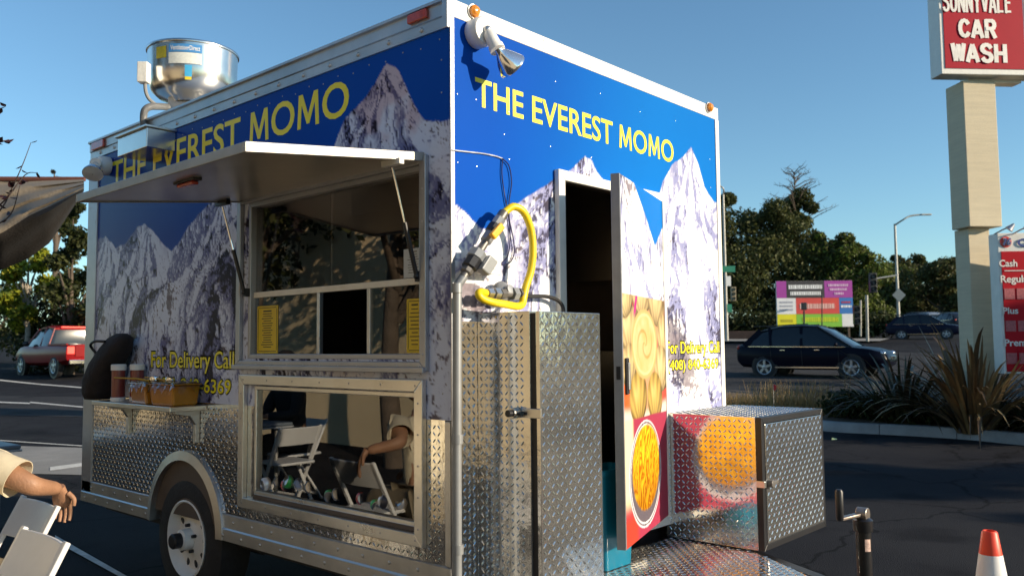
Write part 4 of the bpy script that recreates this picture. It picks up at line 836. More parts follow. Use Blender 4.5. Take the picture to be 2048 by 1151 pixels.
def tree(name, lab, base, h, cr, ch, n, size, cols, seed, trunk_h=.35, group=None, lm_='leaf_green', bm_=None, nb=16, cat='tree', top=None, lean=(0, 0)):
    rn = np.random.default_rng(seed); t = thing(name, lab, cat, base, 0, group); b = V(base); cz = h-ch
    cs = []; rs = []
    for i in range(nb):
        z = cz+ch*(.12+.80*i/(nb-1)) if nb > 1 else cz+ch*.5; f_ = (z-cz)/ch; w_ = math.sin(math.pi*min(1, max(.08, f_*.80+.16)))**.7 if top is None else max(.12, (1-f_)**top)
        a = rn.random()*6.28; r = cr*w_*(.25+.55*rn.random()); cs.append((r*math.cos(a)+lean[0]*f_, r*math.sin(a)+lean[1]*f_, z)); q_ = cr*(.26+.26*rn.random())*max(.4, w_); rs.append((q_, q_, q_*(.6+.3*rn.random())))
    P, f, c = leaves(n, cs, rs, size, cols, rn); o = link('crown', fastmesh('crown', P, f, leafmat(lm_), c), t)
    mb = MB(); mb.tube(smoothpath([(0, 0, -.1), (.05*cr, .03*cr, h*trunk_h*.5), (lean[0]*.4, lean[1]*.4, cz+ch*.4), (lean[0]*.8, lean[1]*.8, cz+ch*.85)], 4), list(np.linspace(h*.026+.02, .02, 13)), 8)
    for i in range(min(nb, 12)):
        e_ = V(cs[i]); s_ = V((lean[0]*.3, lean[1]*.3, max(h*trunk_h*.7, e_[2]-ch*.35))); mb.tube([s_, (s_+e_)/2+V((0, 0, .03*h)), e_], [h*.010+.008, h*.007+.005, .006], 6)
    mb.build('trunk', bm_ or bark, t, 60, local=True); return t
dk_c = [(.034, .044, .016), (.046, .058, .020), (.026, .032, .014), (.07, .075, .025)]; ok_c = [(.055, .066, .022), (.08, .088, .028), (.042, .05, .02), (.105, .11, .034)]; lt_c = [(.13, .17, .025), (.09, .13, .025), (.17, .20, .04)]; yl_c = [(.24, .26, .02), (.16, .20, .02), (.32, .30, .03), (.09, .12, .02)]
def base_at(x, D, dz=0): p = at(x, 600, D); return (p[0], p[1], float(gz(p))+dz)
def hgt(x, y, D): p = at(x, y, D); return p[2]-float(gz(p))
for i, (x, ytop, D, cr, cols, lab, n, h0, tp) in enumerate((
    (1440, 375, 66, 5.0, ok_c, 'dark oak at the trailer edge, leftmost of the background trees', 9000, .95, None),
    (1525, 400, 68, 6.2, ok_c, 'broad dark oak standing behind the colourful signboard', 15000, .97, None),
    (1605, 365, 72, 5.0, ok_c, 'tallest dark tree with a thin bare top behind the signboard', 11000, .95, .75),
    (1655, 455, 66, 4.0, ok_c+lt_c[:1], 'rounded dark tree right of the tallest tree', 9000, .96, None),
    (1705, 475, 64, 3.3, lt_c+ok_c[:2], 'sunlit light green tree at the right end of the oaks', 8000, .95, None),
    (1775, 520, 105, 5.0, ok_c+lt_c[:1], 'hazy tree between the traffic signal and the tall street lamp', 6000, .9, None),
    (1822, 500, 110, 5.0, ok_c+[(.07, .06, .03)], 'distant tree just right of the tall street lamp', 6000, .9, None),
    (1880, 512, 100, 5.2, ok_c+[(.09, .075, .03)], 'rounded brownish distant tree left of the tall sign pillar', 7000, .9, None),
    (1928, 560, 112, 5.0, ok_c+lt_c[:1], 'distant tree partly hidden by the tall sign pillar', 5000, .9, None))):
    b = base_at(x, D, -.2); h = hgt(x, ytop, D); tree('oak_tree', lab, b, h, cr, h*h0, int(n*2), .14 if D < 90 else .20, cols, 20+i, .2, 'trees across the street', top=tp, nb=22)
# bare twiggy top of the tallest tree
b = base_at(1600, 72); bt = thing('bare_tree', 'leafless twiggy treetop rising above the dark oaks', 'tree', b); mb = MB(); rn = random.Random(3); H0 = hgt(1600, 330, 72)
mb.tube([(0, 0, 0), (.1, .1, H0*.6), (.1, .2, H0*.95)], [.22, .12, .03], 6)
for i in range(46):
    z = H0*(.62+.36*rn.random()); a = rn.random()*6.28; l_ = (H0*1.02-z)*.55+.5; e_ = V((l_*math.cos(a), l_*math.sin(a), z+l_*.45)); m_ = e_*.5+V((0, 0, z*.5+.15)); mb.tube([(.1, .15, z), m_, e_], [.05, .035, .012], 4)
    for k in range(4): t_ = e_*(.6+.1*k)+V((.1, .15, z))*(.4-.1*k); mb.tube([t_, t_+V((rn.uniform(-.5, .5), rn.uniform(-.5, .5), rn.uniform(.1, .5)))], [.018, .008], 3)
mb.build('branches', bark, bt, 60, local=True)
# low hedge band and far wall behind the junction
def hedge(name, lab, p0, p1, h, w_, n, cols, seed, size=.10):
    rn = np.random.default_rng(seed); L_ = np.linalg.norm(V(p1)-V(p0)); k = max(4, int(L_/w_)); cs = [V(p0)*(1-i/k)+V(p1)*i/k+V((0, 0, h*(.35+.25*rn.random()))) for i in range(k+1)]; rs = [(w_, w_, h*.55)]*(k+1)
    P, f, c = leaves(n, cs, rs, size, cols, rn); c0 = (V(p0)+V(p1))/2; o = link(name, fastmesh(name, P-c0, f, leafmat('leaf_green'), c)); o.location = c0; tag(o, lab, 'hedge'); return o
p0 = V(base_at(1440, 62)); p1 = V(base_at(1760, 60)); hedge('hedge', 'dark low hedge in front of the oaks across the street', p0, p1, 1.9, 1.2, 9000, dk_c, 61, .14)
p0 = V(base_at(1755, 112)); p1 = V(base_at(1960, 112)); hedge('hedge', 'far dark hedge behind the parked cars', p0, p1, 4.5, 2.5, 7000, dk_c, 62, .25)
lw = MB(); a = V(base_at(1436, 59)); b = V(base_at(1560, 58)); lw.bar(a+V((0, 0, .3)), b+V((0, 0, .3)), .3, .7); tag(lw.build('low_wall', mat('brown_wall', (.10, .06, .045), .9, 0, .2, 3), None, 0, .02), 'low brown wall at the foot of the hedge across the street', 'wall')
# yellow-green tree, dark shrub and others at the left
b = base_at(55, 33, 0); tree('street_tree', 'yellow green tree with a pale trunk beyond the pickup truck', b, hgt(55, 478, 33), 1.25, hgt(55, 478, 33)*.72, 5000, .11, yl_c, 71, .5, None, 'leaf_yellow', bark_pale, 14)
for i, (x, D, yt, cr, cols, lab) in enumerate(((142, 32, 385, 1.35, dk_c+[(.05, .06, .015)], 'dark leafy tree behind the far corner of the trailer'), (-20, 40, 455, 2.6, dk_c, 'dark green tree at the left edge beneath the shade cloth'), (215, 36, 500, 2.2, dk_c, 'dark tree hidden mostly by the trailer at its far end'))):
    b = base_at(x, D, 0); h = hgt(x, yt, D); tree('dark_tree', lab, b, h, cr, h*.95, 7000, .10, cols, 75+i, .2, 'dark trees at the left', nb=18)
b = base_at(108, 60, 0); tree('distant_tree', 'small distant treetop above the shade cloth', b, hgt(108, 330, 60), 1.0, 5, 700, .12, [(.06, .06, .05)], 82, .5, nb=8)
# near twig with purple leaves at the left edge
tw = thing('plum_branch', 'thin twigs with dark purple leaves at the left picture edge', 'branch', at(-60, 480, 4.2)); mb = MB(); lf_ = []
for pts in ([(-60, 480), (0, 420), (20, 385), (45, 330), (62, 285)], [(-40, 440), (10, 400), (50, 350), (75, 345)], [(-60, 260), (-10, 225), (12, 212)], [(-60, 280), (0, 282), (18, 279)], [(-30, 460), (20, 430), (40, 370)]):
    pth = smoothpath([at(x, y, 4.2+.002*(x % 37)) for x, y in pts], 5); mb.tube(pth, list(np.linspace(.005, .0015, len(pth))), 5)
    for q_ in pth[3:]:
        for k in range(1): lf_.append(q_)
mb.build('twigs', mat('twig_bark', (.07, .05, .045), .8), tw, 60); rn = random.Random(5)
lfm = MB(); lv = mat('purple_leaf', (.035, .012, .016), .5, 0, .4, 30)
o0 = MB().add([(0, 0, 0), (.012, .012, .004), (.010, .03, .006), (0, .046, 0), (-.010, .03, .006), (-.012, .012, .004)], [(0, 1, 2, 3), (0, 3, 4, 5)]).build('leaf', lv, None, 80); lme = o0.data; bpy.data.objects.remove(o0)
for q_ in lf_:
    if rn.random() < .62:
        o = link('leaf', lme, tw); o.location = Vector(q_)-tw.location; o.rotation_euler = (rn.uniform(2.2, 3.8), rn.uniform(-.6, .6), rn.uniform(0, 6.3)); s_ = rn.uniform(.7, 1.25); o.scale = (s_, s_, s_)
# phormium clumps
blade_me = []
for k in range(10):
    rn = random.Random(100+k); bend = .15+.07*k; vs_ = []; n_ = 7
    for i in range(n_+1):
        t = i/n_; w_ = .020*(1-t)**.6*(.6+.8*min(1, t*3))+.001; x = bend*t*t*.8; z = t-(bend*.55)*t*t*t; fold = .35
        vs_ += [(x, -w_, z+w_*fold), (x, 0, z-.0), (x, w_, z+w_*fold)]
    col = [(.15, .10, .05), (.24, .16, .075), (.05, .055, .025), (.32, .23, .11), (.10, .065, .035)][k % 5]
    o = MB().add(vs_, [f for i in range(n_) for f in ((3*i, 3*i+1, 3*i+4, 3*i+3), (3*i+1, 3*i+2, 3*i+5, 3*i+4))]).build('leaf', mat('phormium_%d' % (k % 5), col, .42, 0, .35, 9), None, 80); blade_me.append(o.data); bpy.data.objects.remove(o)
def phormium(lab, base, n, h, sp, seed, pal):
    t = thing('flax_plant', lab, 'plant', base, 0, 'strappy flax plants in the planting strip'); rn = random.Random(seed)
    for k in range(n):
        o = link('leaf', blade_me[rn.choice(pal)], t); a = rn.random()*6.283; r = sp*.25*math.sqrt(rn.random()); o.location = (r*math.cos(a), r*math.sin(a), -.05); til = rn.random()**.7*.95
        o.rotation_euler = (0, til*.85, a+rn.uniform(-.4, .4)); s_ = h*rn.uniform(.65, 1.12)*(1-.18*til); o.scale = (s_, s_*rn.uniform(.55, 1.1), s_)
phormium('bronze strappy flax plant at the foot of the tall sign pillar', (10.98+.28, .95, .13), 260, 1.8, 1.0, 1, [0, 1, 3, 4, 5, 6, 8, 9]); phormium('dark green flax plant left of the bronze one by the kerb', (11.85, 2.05, .13), 220, 1.55, 1.3, 2, [2, 7, 4, 2, 7, 9])
phormium('low flax plant at the right picture edge beside the price sign', (11.15, -.05, .13), 100, 1.15, .9, 3, [2, 4, 9, 7])
hedge('ground_cover', 'low dark green ground cover spreading under the flax plants', (12.0, 3.0, .1), (11.5, .2, .1), .45, .5, 6000, [(.03, .045, .012), (.05, .055, .018)], 66, .05)
# dry grass: uncountable
rn = np.random.default_rng(4); ng = 4200; u = rn.random(ng); P0 = np.array([12.6, 6.6, .12])[None]*(1-u[:, None])+np.array([12.35, 3.2, .15])[None]*u[:, None]; P0 = P0+rn.normal(0, .22, (ng, 3))*np.array([1.2, 1, 0]); hh = (.10+.28*rn.random(ng)**2)*(1+.6*(u > .55)*(u < .9)); dr = rn.normal(0, .10, (ng, 2))
wd = rn.normal(size=(ng, 2)); wd = wd/np.linalg.norm(wd, axis=1)[:, None]*.006; tip = P0.copy(); tip[:, :2] += dr; tip[:, 2] += hh
P_ = np.stack([P0-np.c_[wd, wd[:, :1]*0], P0+np.c_[wd, wd[:, :1]*0], tip+np.c_[wd, wd[:, :1]*0]*.3, tip-np.c_[wd, wd[:, :1]*0]*.3], 1).reshape(-1, 3); cg = np.array([(.36, .24, .09), (.28, .20, .08), (.22, .15, .07), (.42, .30, .13)])[rn.integers(0, 4, ng)]
for q_ in range(ng): pass
gr = link('dry_grass', fastmesh('dry_grass', P_, np.arange(4*ng).reshape(-1, 4), leafmat('dry_leaf'), np.repeat(cg, 4, 0))); tag(gr, 'dry tan grass along the planting strip', kind='stuff')
for k, (x, y, D) in enumerate(((1690, 790, 14.2), (1700, 790, 14.4), (1625, 790, 14.6), (1640, 790, 14.0))):
    q_ = at(x, y, D); b = thing('dry_stalk', ['tallest pale dry stalk in front of the dark car', 'pale dry stalk leaning beside the tallest one', 'short dry stalk below the rear door of the dark car', 'thin dry stalk below the dark car sill'][k], 'dry weed', (q_[0], q_[1], .15), 0, 'dry weed stalks'); hh_ = (.95, .8, .6, .55)[k]
    mb = MB().tube([(0, 0, 0), (.02, .01, hh_*.5), (.05, -.02, hh_)], [.006, .005, .002], 5)
    for j in range(10): z = hh_*(.35+.06*j); a = j*2.4; mb.tube([(.03, 0, z), (.03+.07*math.cos(a), .07*math.sin(a), z+.06)], [.004, .006], 4)
    mb.build('stem', mat('dry_stalk', (.34, .22, .10), .8), b, 60, local=True)
q_ = at(1547, 786, 14.0); fl = thing('marker_flag', 'small red survey flag on a wire in the dry grass', 'flag', (q_[0], q_[1], .15)); MB().cyl((0, 0, 0), (0, 0, q_[2]+.0), .003, n=6).build('wire', alu_dull, fl, local=True); MB().add([(0, 0, q_[2]-.1), (-.02, -.06, q_[2]-.09), (-.015, -.065, q_[2]-.02), (0, 0, q_[2]+.0)], [(0, 1, 2, 3)]).build('pennant', mat('red_flag', (.75, .02, .02), .6), fl, local=True)

sc_ = gp_pt = Z(1663, 880); o = MB().add([(0, 0, .004), (.10, .03, .03), (.16, -.02, .01), (.06, -.05, .006)], [(0, 1, 2, 3)]).build('litter_scrap', mat('pale_scrap', (.75, .78, .35), .6), None, 0, local=True); o.location = (sc_[0], sc_[1], .003); tag(o, 'small pale yellow scrap of litter on the asphalt near the kerb', 'litter')

p0 = V(base_at(70, 34)); p1 = V(base_at(215, 33)); hedge('hedge', 'dense dark hedge between the pickup truck and the trailer end', p0, p1, 3.4, .9, 7000, dk_c, 67, .10)

# ------------------------------------------------------------------ heavy sign lettering drawn as strokes
def arcp_(cx, cy, rx, ry, a0, a1, n=8): return [(cx+rx*math.cos(R(a)), cy+ry*math.sin(R(a))) for a in np.linspace(a0, a1, n)]
GL = {'S': [arcp_(.5, .73, .36, .22, 20, 180, 7)+arcp_(.5, .5, .36, .02, 180, 181, 2)[:0]+[(.16, .66), (.3, .55), (.7, .45), (.84, .34)]+arcp_(.5, .27, .36, .22, 0, -160, 7)],
      'U': [[(.15, 1), (.15, .35)]+arcp_(.5, .35, .35, .30, 180, 360, 8)+[(.85, .35), (.85, 1)]], 'N': [[(.14, 0), (.14, 1)], [(.14, .97), (.86, .03)], [(.86, 0), (.86, 1)]],
      'Y': [[(.06, 1), (.5, .48)], [(.94, 1), (.5, .48)], [(.5, .52), (.5, 0)]], 'V': [[(.07, 1), (.5, .06)], [(.93, 1), (.5, .06)]], 'A': [[(.07, 0), (.5, .96)], [(.93, 0), (.5, .96)], [(.24, .28), (.76, .28)]],
      'L': [[(.17, 1), (.17, 0)], [(.17, .08), (.9, .08)]], 'E': [[(.17, 1), (.17, 0)], [(.17, .08), (.9, .08)], [(.17, .5), (.82, .5)], [(.17, .92), (.88, .92)]], 'C': [arcp_(.53, .5, .39, .42, 38, 322, 12)],
      'R': [[(.16, 0), (.16, 1)], [(.16, .92), (.6, .92)]+arcp_(.6, .71, .24, .21, 80, -80, 6)+[(.6, .5), (.16, .5)], [(.52, .5), (.88, 0)]], 'W': [[(.04, 1), (.27, .05)], [(.27, .05), (.5, .95)], [(.5, .95), (.73, .05)], [(.73, .05), (.96, 1)]], 'H': [[(.14, 0), (.14, 1)], [(.86, 0), (.86, 1)], [(.14, .5), (.86, .5)]],
      '7': [[(.08, .92), (.92, .92)], [(.85, .95), (.35, 0)]], '6': [arcp_(.5, .3, .34, .24, 0, 360, 14), [(.80, .95), (.40, .70), (.18, .36)]]}
def blockword(s, P0, ex, ez, wd, h, m, parent, th=.2, gap=.12, nrm=None):
    n = len(s); lw = wd/(n+gap*(n-1)); ex, ez = V(ex), V(ez); nrm = V(nrm)
    for i, ch in enumerate(s):
        o_ = V(P0)+ex*lw*(1+gap)*i; mb = MB(); d_ = 0
        for st_ in GL[ch]:
            for (a, b) in zip(st_, st_[1:]):
                A = o_+ex*lw*a[0]+ez*h*a[1]; B = o_+ex*lw*b[0]+ez*h*b[1]; t = B-A
                if np.linalg.norm(t) < 1e-6: continue
                t = unit(t); q_ = np.cross(nrm, t); e_ = t*th*lw*.28 if len(st_) > 2 else t*0; w_ = q_*th*lw*.5*(1.15 if abs(t@ez) > .5 else 1.0); d_ += 1; off = nrm*(.0006*d_)
                mb.prism([A-e_-w_+off, B+e_-w_+off, B+e_+w_+off, A-e_+w_+off], nrm*.006)
        mb.build('letter', m, parent, 0)
EX = V((rh[0], rh[1], 0)); EN = V((-fh[0], -fh[1], 0)); EZ = V((0, 0, 1))
def sgn(ax=0.0): c, s_ = math.cos(ax), math.sin(ax); return V((EX[0]*c-EX[1]*s_, EX[0]*s_+EX[1]*c, 0)), V((EN[0]*c-EN[1]*s_, EN[0]*s_+EN[1]*c, 0))
PD = 12.6
pillar = thing('sign_pillar', 'tall tan pillar with a wider upper block carrying the car wash sign', 'pillar', (*at(1952, 700, PD)[:2], 0)); ex, en = sgn(.1)
tanp = mat('tan_painted_block', (.64, .55, .39), .85, 0, .08, 2, .35, 22, stretch=(1, 1, 14)); greyp = tanp
def pbox(c, hw, hd, z0, z1, ex, en): return (V((c[0], c[1], (z0+z1)/2)), ex*hw, en*hd, V((0, 0, (z1-z0)/2)))
pc = at(1952, 700, PD); z_sp = at(1950, 458, PD)[2]; z_tp = at(1950, 166, PD)[2]
MB().obox(*pbox(at(1943, 600, 12.4)+ex*.165-en*.165, .165, .165, 0, z_sp, ex, en)).build('lower_shaft', tanp, pillar, 0, .006)
c2 = at(1957, 300, PD); MB().obox(*pbox(at(1932, 300, 12.4)+ex*.255-en*.21, .255, .21, z_sp+.004, z_tp, ex, en)).build('upper_block', tanp, pillar, 0, .01)
z1 = z_tp; MB().obox(*pbox(at(1990, 160, PD)-en*.1, .42, .10, z1+.004, z1+.14, ex, en)).build('beam', white_trim, pillar, 0, .004)
ex2, en2 = sgn(.08)
sl = at(1881, 100, PD-.25); zb_ = at(1875, 149, PD-.25)[2]; zt_ = zb_+1.9; wdt = 2.6
sign = thing('car_wash_sign', 'red and white car wash sign box on top of the tan pillar', 'sign', (sl[0], sl[1], zb_)); o_ = V((sl[0], sl[1], 0))
MB().obox(o_+ex2*wdt/2-en2*.14+EZ*(zb_+zt_)/2, ex2*wdt/2, en2*.14, EZ*(zt_-zb_)/2).build('sign_box', white_trim, sign, 0, .01)
wred = 1.23; rz0 = zb_+.085
MB().obox(o_+ex2*(.06+wred/2)+en2*.004+EZ*(rz0+zt_-.1)/2, ex2*wred/2, en2*.006, EZ*(zt_-.1-rz0)/2).build('red_face', mat('red_sign_face', (.40, .004, .02), .5, 0, .05, 3, spec=.15), sign, 0)
wl = mat('sign_white', (.80, .76, .70), .5)
def word_on(s, x0, x1, y0, y1, D=PD-.26, th=.3):
    a = at(x0, y1, D); b = at(x1, y1, D); c = at(x0, y0, D); off = en2*.012
    u0 = (a-o_)@ex2; u1 = (b-o_)@ex2; blockword(s, o_+ex2*u0+EZ*a[2]+off, ex2, EZ, u1-u0, c[2]-a[2], wl, sign, th, .14, en2)
word_on('WASH', 1905, 2020, 86, 124); word_on('CAR', 1920, 2000, 35, 74); word_on('SUNNYVALE', 1888, 2035, -22, 22)
MB().obox(o_+ex2*(.06+wred+.03+.6)+en2*.004+EZ*(rz0+zt_-.1)/2, ex2*.6, en2*.006, EZ*(zt_-.1-rz0)/2).build('white_face', wl, sign, 0)
# price sign
D7 = 11.9; ex3, en3 = sgn(-.04); a = at(1994, 466, D7); zt7 = a[2]; zb7 = at(2040, 746, D7)[2]; w7 = 1.9; o7 = V((a[0], a[1], 0))
ps = thing('fuel_price_sign', 'red fuel price board with a white header beside the pillar', 'sign', (a[0]+ex3[0]*.9, a[1]+ex3[1]*.9, 0))
MB().obox(o7+ex3*w7/2-en3*.12+EZ*(zb7+zt7)/2, ex3*w7/2, en3*.12, EZ*(zt7-zb7)/2).build('cabinet', white_trim, ps, 0, .008)
for u_ in (.5, 1.5): MB().obox(o7+ex3*u_-en3*.12+EZ*(zb7/2+.05), ex3*.06, en3*.06, EZ*(zb7/2-.05)).build('leg', grey_trim, ps, 0)
zh = at(2000, 503, D7)[2]; redm = mat('price_red', (.48, .003, .014), .5, 0, .05, 3, spec=.15)
MB().obox(o7+ex3*(w7/2+.01)+en3*.004+EZ*(zb7+.03+zh)/2, ex3*(w7/2-.03), en3*.006, EZ*(zh-zb7-.03)/2).build('red_panel', redm, ps, 0)
zc = at(2000, 542, D7)[2]; MB().obox(o7+ex3*(w7/2+.01)+en3*.014+EZ*zc, ex3*(w7/2-.06), en3*.004, EZ*.006).build('divider', wl, ps, 0)
lc = at(2010, 484, D7); lc = o7+ex3*((lc-o7)@ex3)+EZ*lc[2]
MB().lathe(lc+en3*.001, en3, [(.078, 0), (.078, .008)], 32).build('round_logo', mat('logo_red', (.60, .03, .02), .4), ps)
blockword('76', lc+en3*.0095-ex3*.055-EZ*.045, ex3, EZ+ex3*.15, .11, .095, mat('logo_halo', (.8, .78, .74), .5), ps, .42, .05, en3); blockword('76', lc+en3*.018-ex3*.055-EZ*.045, ex3, EZ+ex3*.15, .11, .095, mat('logo_navy', (.02, .05, .25), .5), ps, .22, .05, en3)
def ptext(s, x0, y0, y1, wd, m, bold=.02):
    a = at(x0, y1, D7); c = at(x0, y0, D7); u0 = (a-o7)@ex3; text('letter', s, m, ps, o7+ex3*u0+EZ*a[2]+en3*.015, ex3*wd, EZ*(c[2]-a[2]), bold, .004, en3)
sc7 = D7/F_PX*.93
ptext('Gas', 2032, 477, 494, 60*sc7, MATS['logo_navy']); ptext('Cash', 1995, 520, 534, 38*sc7, wl); ptext('Regular', 1997, 551, 570, 66*sc7, wl); ptext('Plus', 1999, 615, 628, 32*sc7, wl); ptext('Premium', 2000, 678, 692, 78*sc7, wl)
for yy in (588, 652, 716):
    q_ = at(2003, yy, D7); u0 = (q_-o7)@ex3; k_ = MB()
    for d_ in range(3): k_.obox(o7+ex3*(u0+.07+.17*d_)+en3*.014+EZ*q_[2], ex3*.07, en3*.004, EZ*.075)
    k_.build('unlit_digits', mat('unlit_digit', (.42, .09, .10), .5, 0, .35, 40), ps, 0)['kind'] = 'stuff'
for xx, dd in ((2024, .0), (2060, .0)):
    q_ = at(xx, 452, D7-.25); a = at(xx-35, 468, D7); MB().tube([a, (a+q_)/2+V((0, 0, .01)), q_], .010, 6).lathe(q_, ex3*-.5+EZ*-.6+en3*-.2, [(.015, -.04), (.03, 0), (.055, .06)], 12).build('sign_lamp', grey_trim, ps, 60)

# ------------------------------------------------------------------ traffic cone
cn = at(1979, 1060, 3.15); cone = thing('traffic_cone', 'orange red traffic cone with a white band at the right', 'cone', (cn[0], cn[1], 0)); hc = cn[2]
orng = mat('cone_orange', (.82, .06, .02), .45, 0, .08, 9); cw = mat('cone_white', (.80, .79, .78), .5, 0, .06, 12)
def crad(z): return .125-(.125-.026)*(z-.03)/(hc-.03)
MB().lathe((0, 0, 0), (0, 0, 1), [(crad(.03), .03), (crad(hc-.235), hc-.235)], 32, False).lathe((0, 0, 0), (0, 0, 1), [(crad(hc-.085), hc-.085), (crad(hc)+.001, hc-.006), (crad(hc)-.004, hc), (.02, hc), (.018, hc-.03)], 32, False).build('cone_body', orng, cone, 40, local=True)
MB().lathe((0, 0, 0), (0, 0, 1), [(crad(hc-.235)+.0006, hc-.2352), (crad(hc-.085)+.0006, hc-.0848)], 32, False).build('white_band', cw, cone, 40, local=True)
MB().loft([rrect(.17, .17, .03, 0), rrect(.17, .17, .03, .022), rrect(.15, .15, .03, .032)]).build('cone_base', orng, cone, 40, local=True)

# ------------------------------------------------------------------ vehicles
glassd = mat('car_glass', (.015, .02, .025), .08, 0, .1, 3, spec=.5); tyre = rubber; rimm = mat('alloy_rim', (.42, .44, .48), .3, .8, .1, 10)
def car(name, lab, cat, loc, rz, st, gh, paint, wheels, wr, wy, pill, roof, extras=None, group=None, trim=chrome):
    t = thing(name, lab, cat, loc, rz, group); pm = mat('paint_'+name+str(paint), paint, .3, 0, .05, 2, coat=.02, spec=.1)
    rgs = []
    for x, zb_, zt, w_ in st:
        half = [(w_*.80, zb_), (w_*.97, zb_+.10), (w_, zb_+(zt-zb_)*.5), (w_*.985, zt-.12), (w_*.93, zt-.02), (w_*.55, zt+.02)]; rgs.append([(x, y, z) for y, z in half]+[(x, -y, z) for y, z in reversed(half)])
    MB().loft(rgs).build('body', pm, t, 35, local=True)
    rgs = []
    for x, z0_, z1, w0, w1 in gh:
        half = [(w0, z0_), (w0*.55+w1*.45, z0_*.45+z1*.55), (w1, z1-.04), (w1*.85, z1), (w1*.4, z1+.02)]; rgs.append([(x, y, z) for y, z in half]+[(x, -y, z) for y, z in reversed(half)])
    MB().loft(rgs).build('windows', glassd, t, 35, local=True)
    rgs = []
    for x, z1, w1 in roof:
        half = [(w1+.012, z1-.055), (w1+.012, z1-.02), (w1*.85, z1+.012), (w1*.4, z1+.032)]; rgs.append([(x, y, z) for y, z in half]+[(x, -y, z) for y, z in reversed(half)])
    MB().loft(rgs).build('roof', pm, t, 35, local=True)
    for (a, b, w_) in pill:
        for s_ in (-1, 1): MB().bar((a[0], a[1]*s_, a[2]), (b[0], b[1]*s_, b[2]), w_, .03, (0, 1, 0)).build('pillar', pm, t, 0, local=True)
    for x in wheels:
        for s_ in (-1, 1):
            MB().lathe((x, s_*(wy-.03), wr), (0, s_, 0), [(wr*1.17, -.05), (wr*1.17, .037)], 28).build('wheel_arch', black, t, 40, local=True)
            w_ = MB().lathe((x, s_*(wy-.20), wr), (0, s_, 0), [(wr*.66, 0), (wr*.95, .0), (wr, .03), (wr, .19), (wr*.94, .222), (wr*.68, .226), (wr*.66, .20), (wr*.64, .15), (.02, .15)], 28, False).build('wheel', tyre, t, 40, local=True)
            rm = MB().lathe((x, s_*wy, wr), (0, s_, 0), [(wr*.68, .026), (wr*.66, .031), (wr*.61, .024), (wr*.60, -.02)], 28, False)
            for k in range(5):
                a = 2*math.pi*k/5+.3; d_ = V((math.cos(a), 0, math.sin(a))); c = V((x, s_*(wy+.012), wr)); rm.bar(c+d_*.03, c+d_*wr*.63, .075, .02, (0, 1, 0))
            rm.lathe((x, s_*(wy+.0), wr), (0, s_, 0), [(.065, 0), (.065, .026), (.05, .030), (.01, .031)], 14); rm.build('rim', rimm, w_, 40, local=True)
    if extras: extras(t, pm)
    return t
suv_st = [(-2.38, .60, .98, .62), (-2.34, .48, 1.02, .78), (-2.15, .36, 1.06, .89), (-1.2, .30, 1.05, .93), (0, .28, 1.01, .93), (1.0, .28, 1.00, .92), (1.4, .28, 1.01, .91), (1.9, .30, .95, .88), (2.2, .36, .86, .80), (2.34, .45, .74, .68), (2.38, .52, .66, .58)]
suv_gh = [(-2.26, 1.02, 1.08, .78, .72), (-1.95, 1.0, 1.32, .84, .66), (-1.5, 1.0, 1.56, .87, .63), (-.9, 1.0, 1.68, .88, .62), (-.2, .98, 1.70, .88, .62), (.25, .98, 1.665, .88, .62), (.6, .98, 1.52, .88, .65), (1.05, .99, 1.22, .87, .74), (1.38, .99, 1.02, .85, .82)]
suv_rf = [(-1.75, 1.45, .655), (-1.5, 1.57, .63), (-.9, 1.69, .62), (-.2, 1.71, .62), (.26, 1.675, .62)]
suv_pl = [((1.36, .85, 1.0), (.28, .63, 1.66), .06), ((-.15, .885, .98), (-.22, .63, 1.68), .09), ((-1.15, .885, 1.0), (-1.25, .63, 1.65), .09), ((-2.05, .84, 1.04), (-1.55, .64, 1.54), .20)]
def suv_extra(t, pm):
    for s_ in (-1, 1):
        MB().bar((-1.0, s_*.925, .36), (1.0, s_*.925, .36), .03, .04).build('side_trim', chrome, t, 0, local=True); MB().bar((-1.8, s_*.60, 1.70), (.0, s_*.60, 1.745), .03, .03).build('roof_rail', black, t, 0, local=True)
        MB().sphere((2.22, s_*.62, .80), .12, 12, 8, sc=(.9, 1.1, .6)).build('headlight', lampglass, t, 60, local=True); MB().sphere((-2.30, s_*.70, 1.0), .12, 12, 8, sc=(.5, .9, .8)).build('tail_light', redlens, t, 60, local=True)
        MB().sphere((.95, s_*1.0, 1.08), .10, 12, 8, sc=(.6, .9, .7)).build('mirror', pm, t, 60, local=True)
        for x in (.35, -.75): MB().box((x-.09, s_*.932, .90), (x+.09, s_*.955, .925)).build('door_handle', chrome, t, 0, .005, local=True)
    for x in (-1.12, -.12, 1.02):
        for s_ in (-1, 1): MB().bar((x, s_*.931, .42), (x-.03, s_*.922, .90), .012, .006, (0, 1, 0)).build('door_seam', black, t, 0, local=True)
    for s_ in (-1, 1): MB().bar((-1.9, s_*.885, 1.035), (1.2, s_*.885, 1.0), .012, .02, (0, 1, 0)).build('belt_trim', chrome, t, 0, local=True)
    MB().box((2.34, -.22, .62), (2.40, .22, .72)).build('grille', chrome, t, 0, .01, local=True)
ra = at(1555, 753, 28.4); rb = at(1712, 757, 26.9); c0 = (ra+rb)/2; hd_ = math.atan2(rb[1]-ra[1], rb[0]-ra[0])
car('suv', 'dark navy estate car with silver alloy wheels driving past on the street', 'car', (c0[0], c0[1], float((ra[2]+rb[2])/2)), hd_, suv_st, suv_gh, (.003, .0035, .011), (-1.37, 1.37), .365, .90, suv_pl, suv_rf, suv_extra)
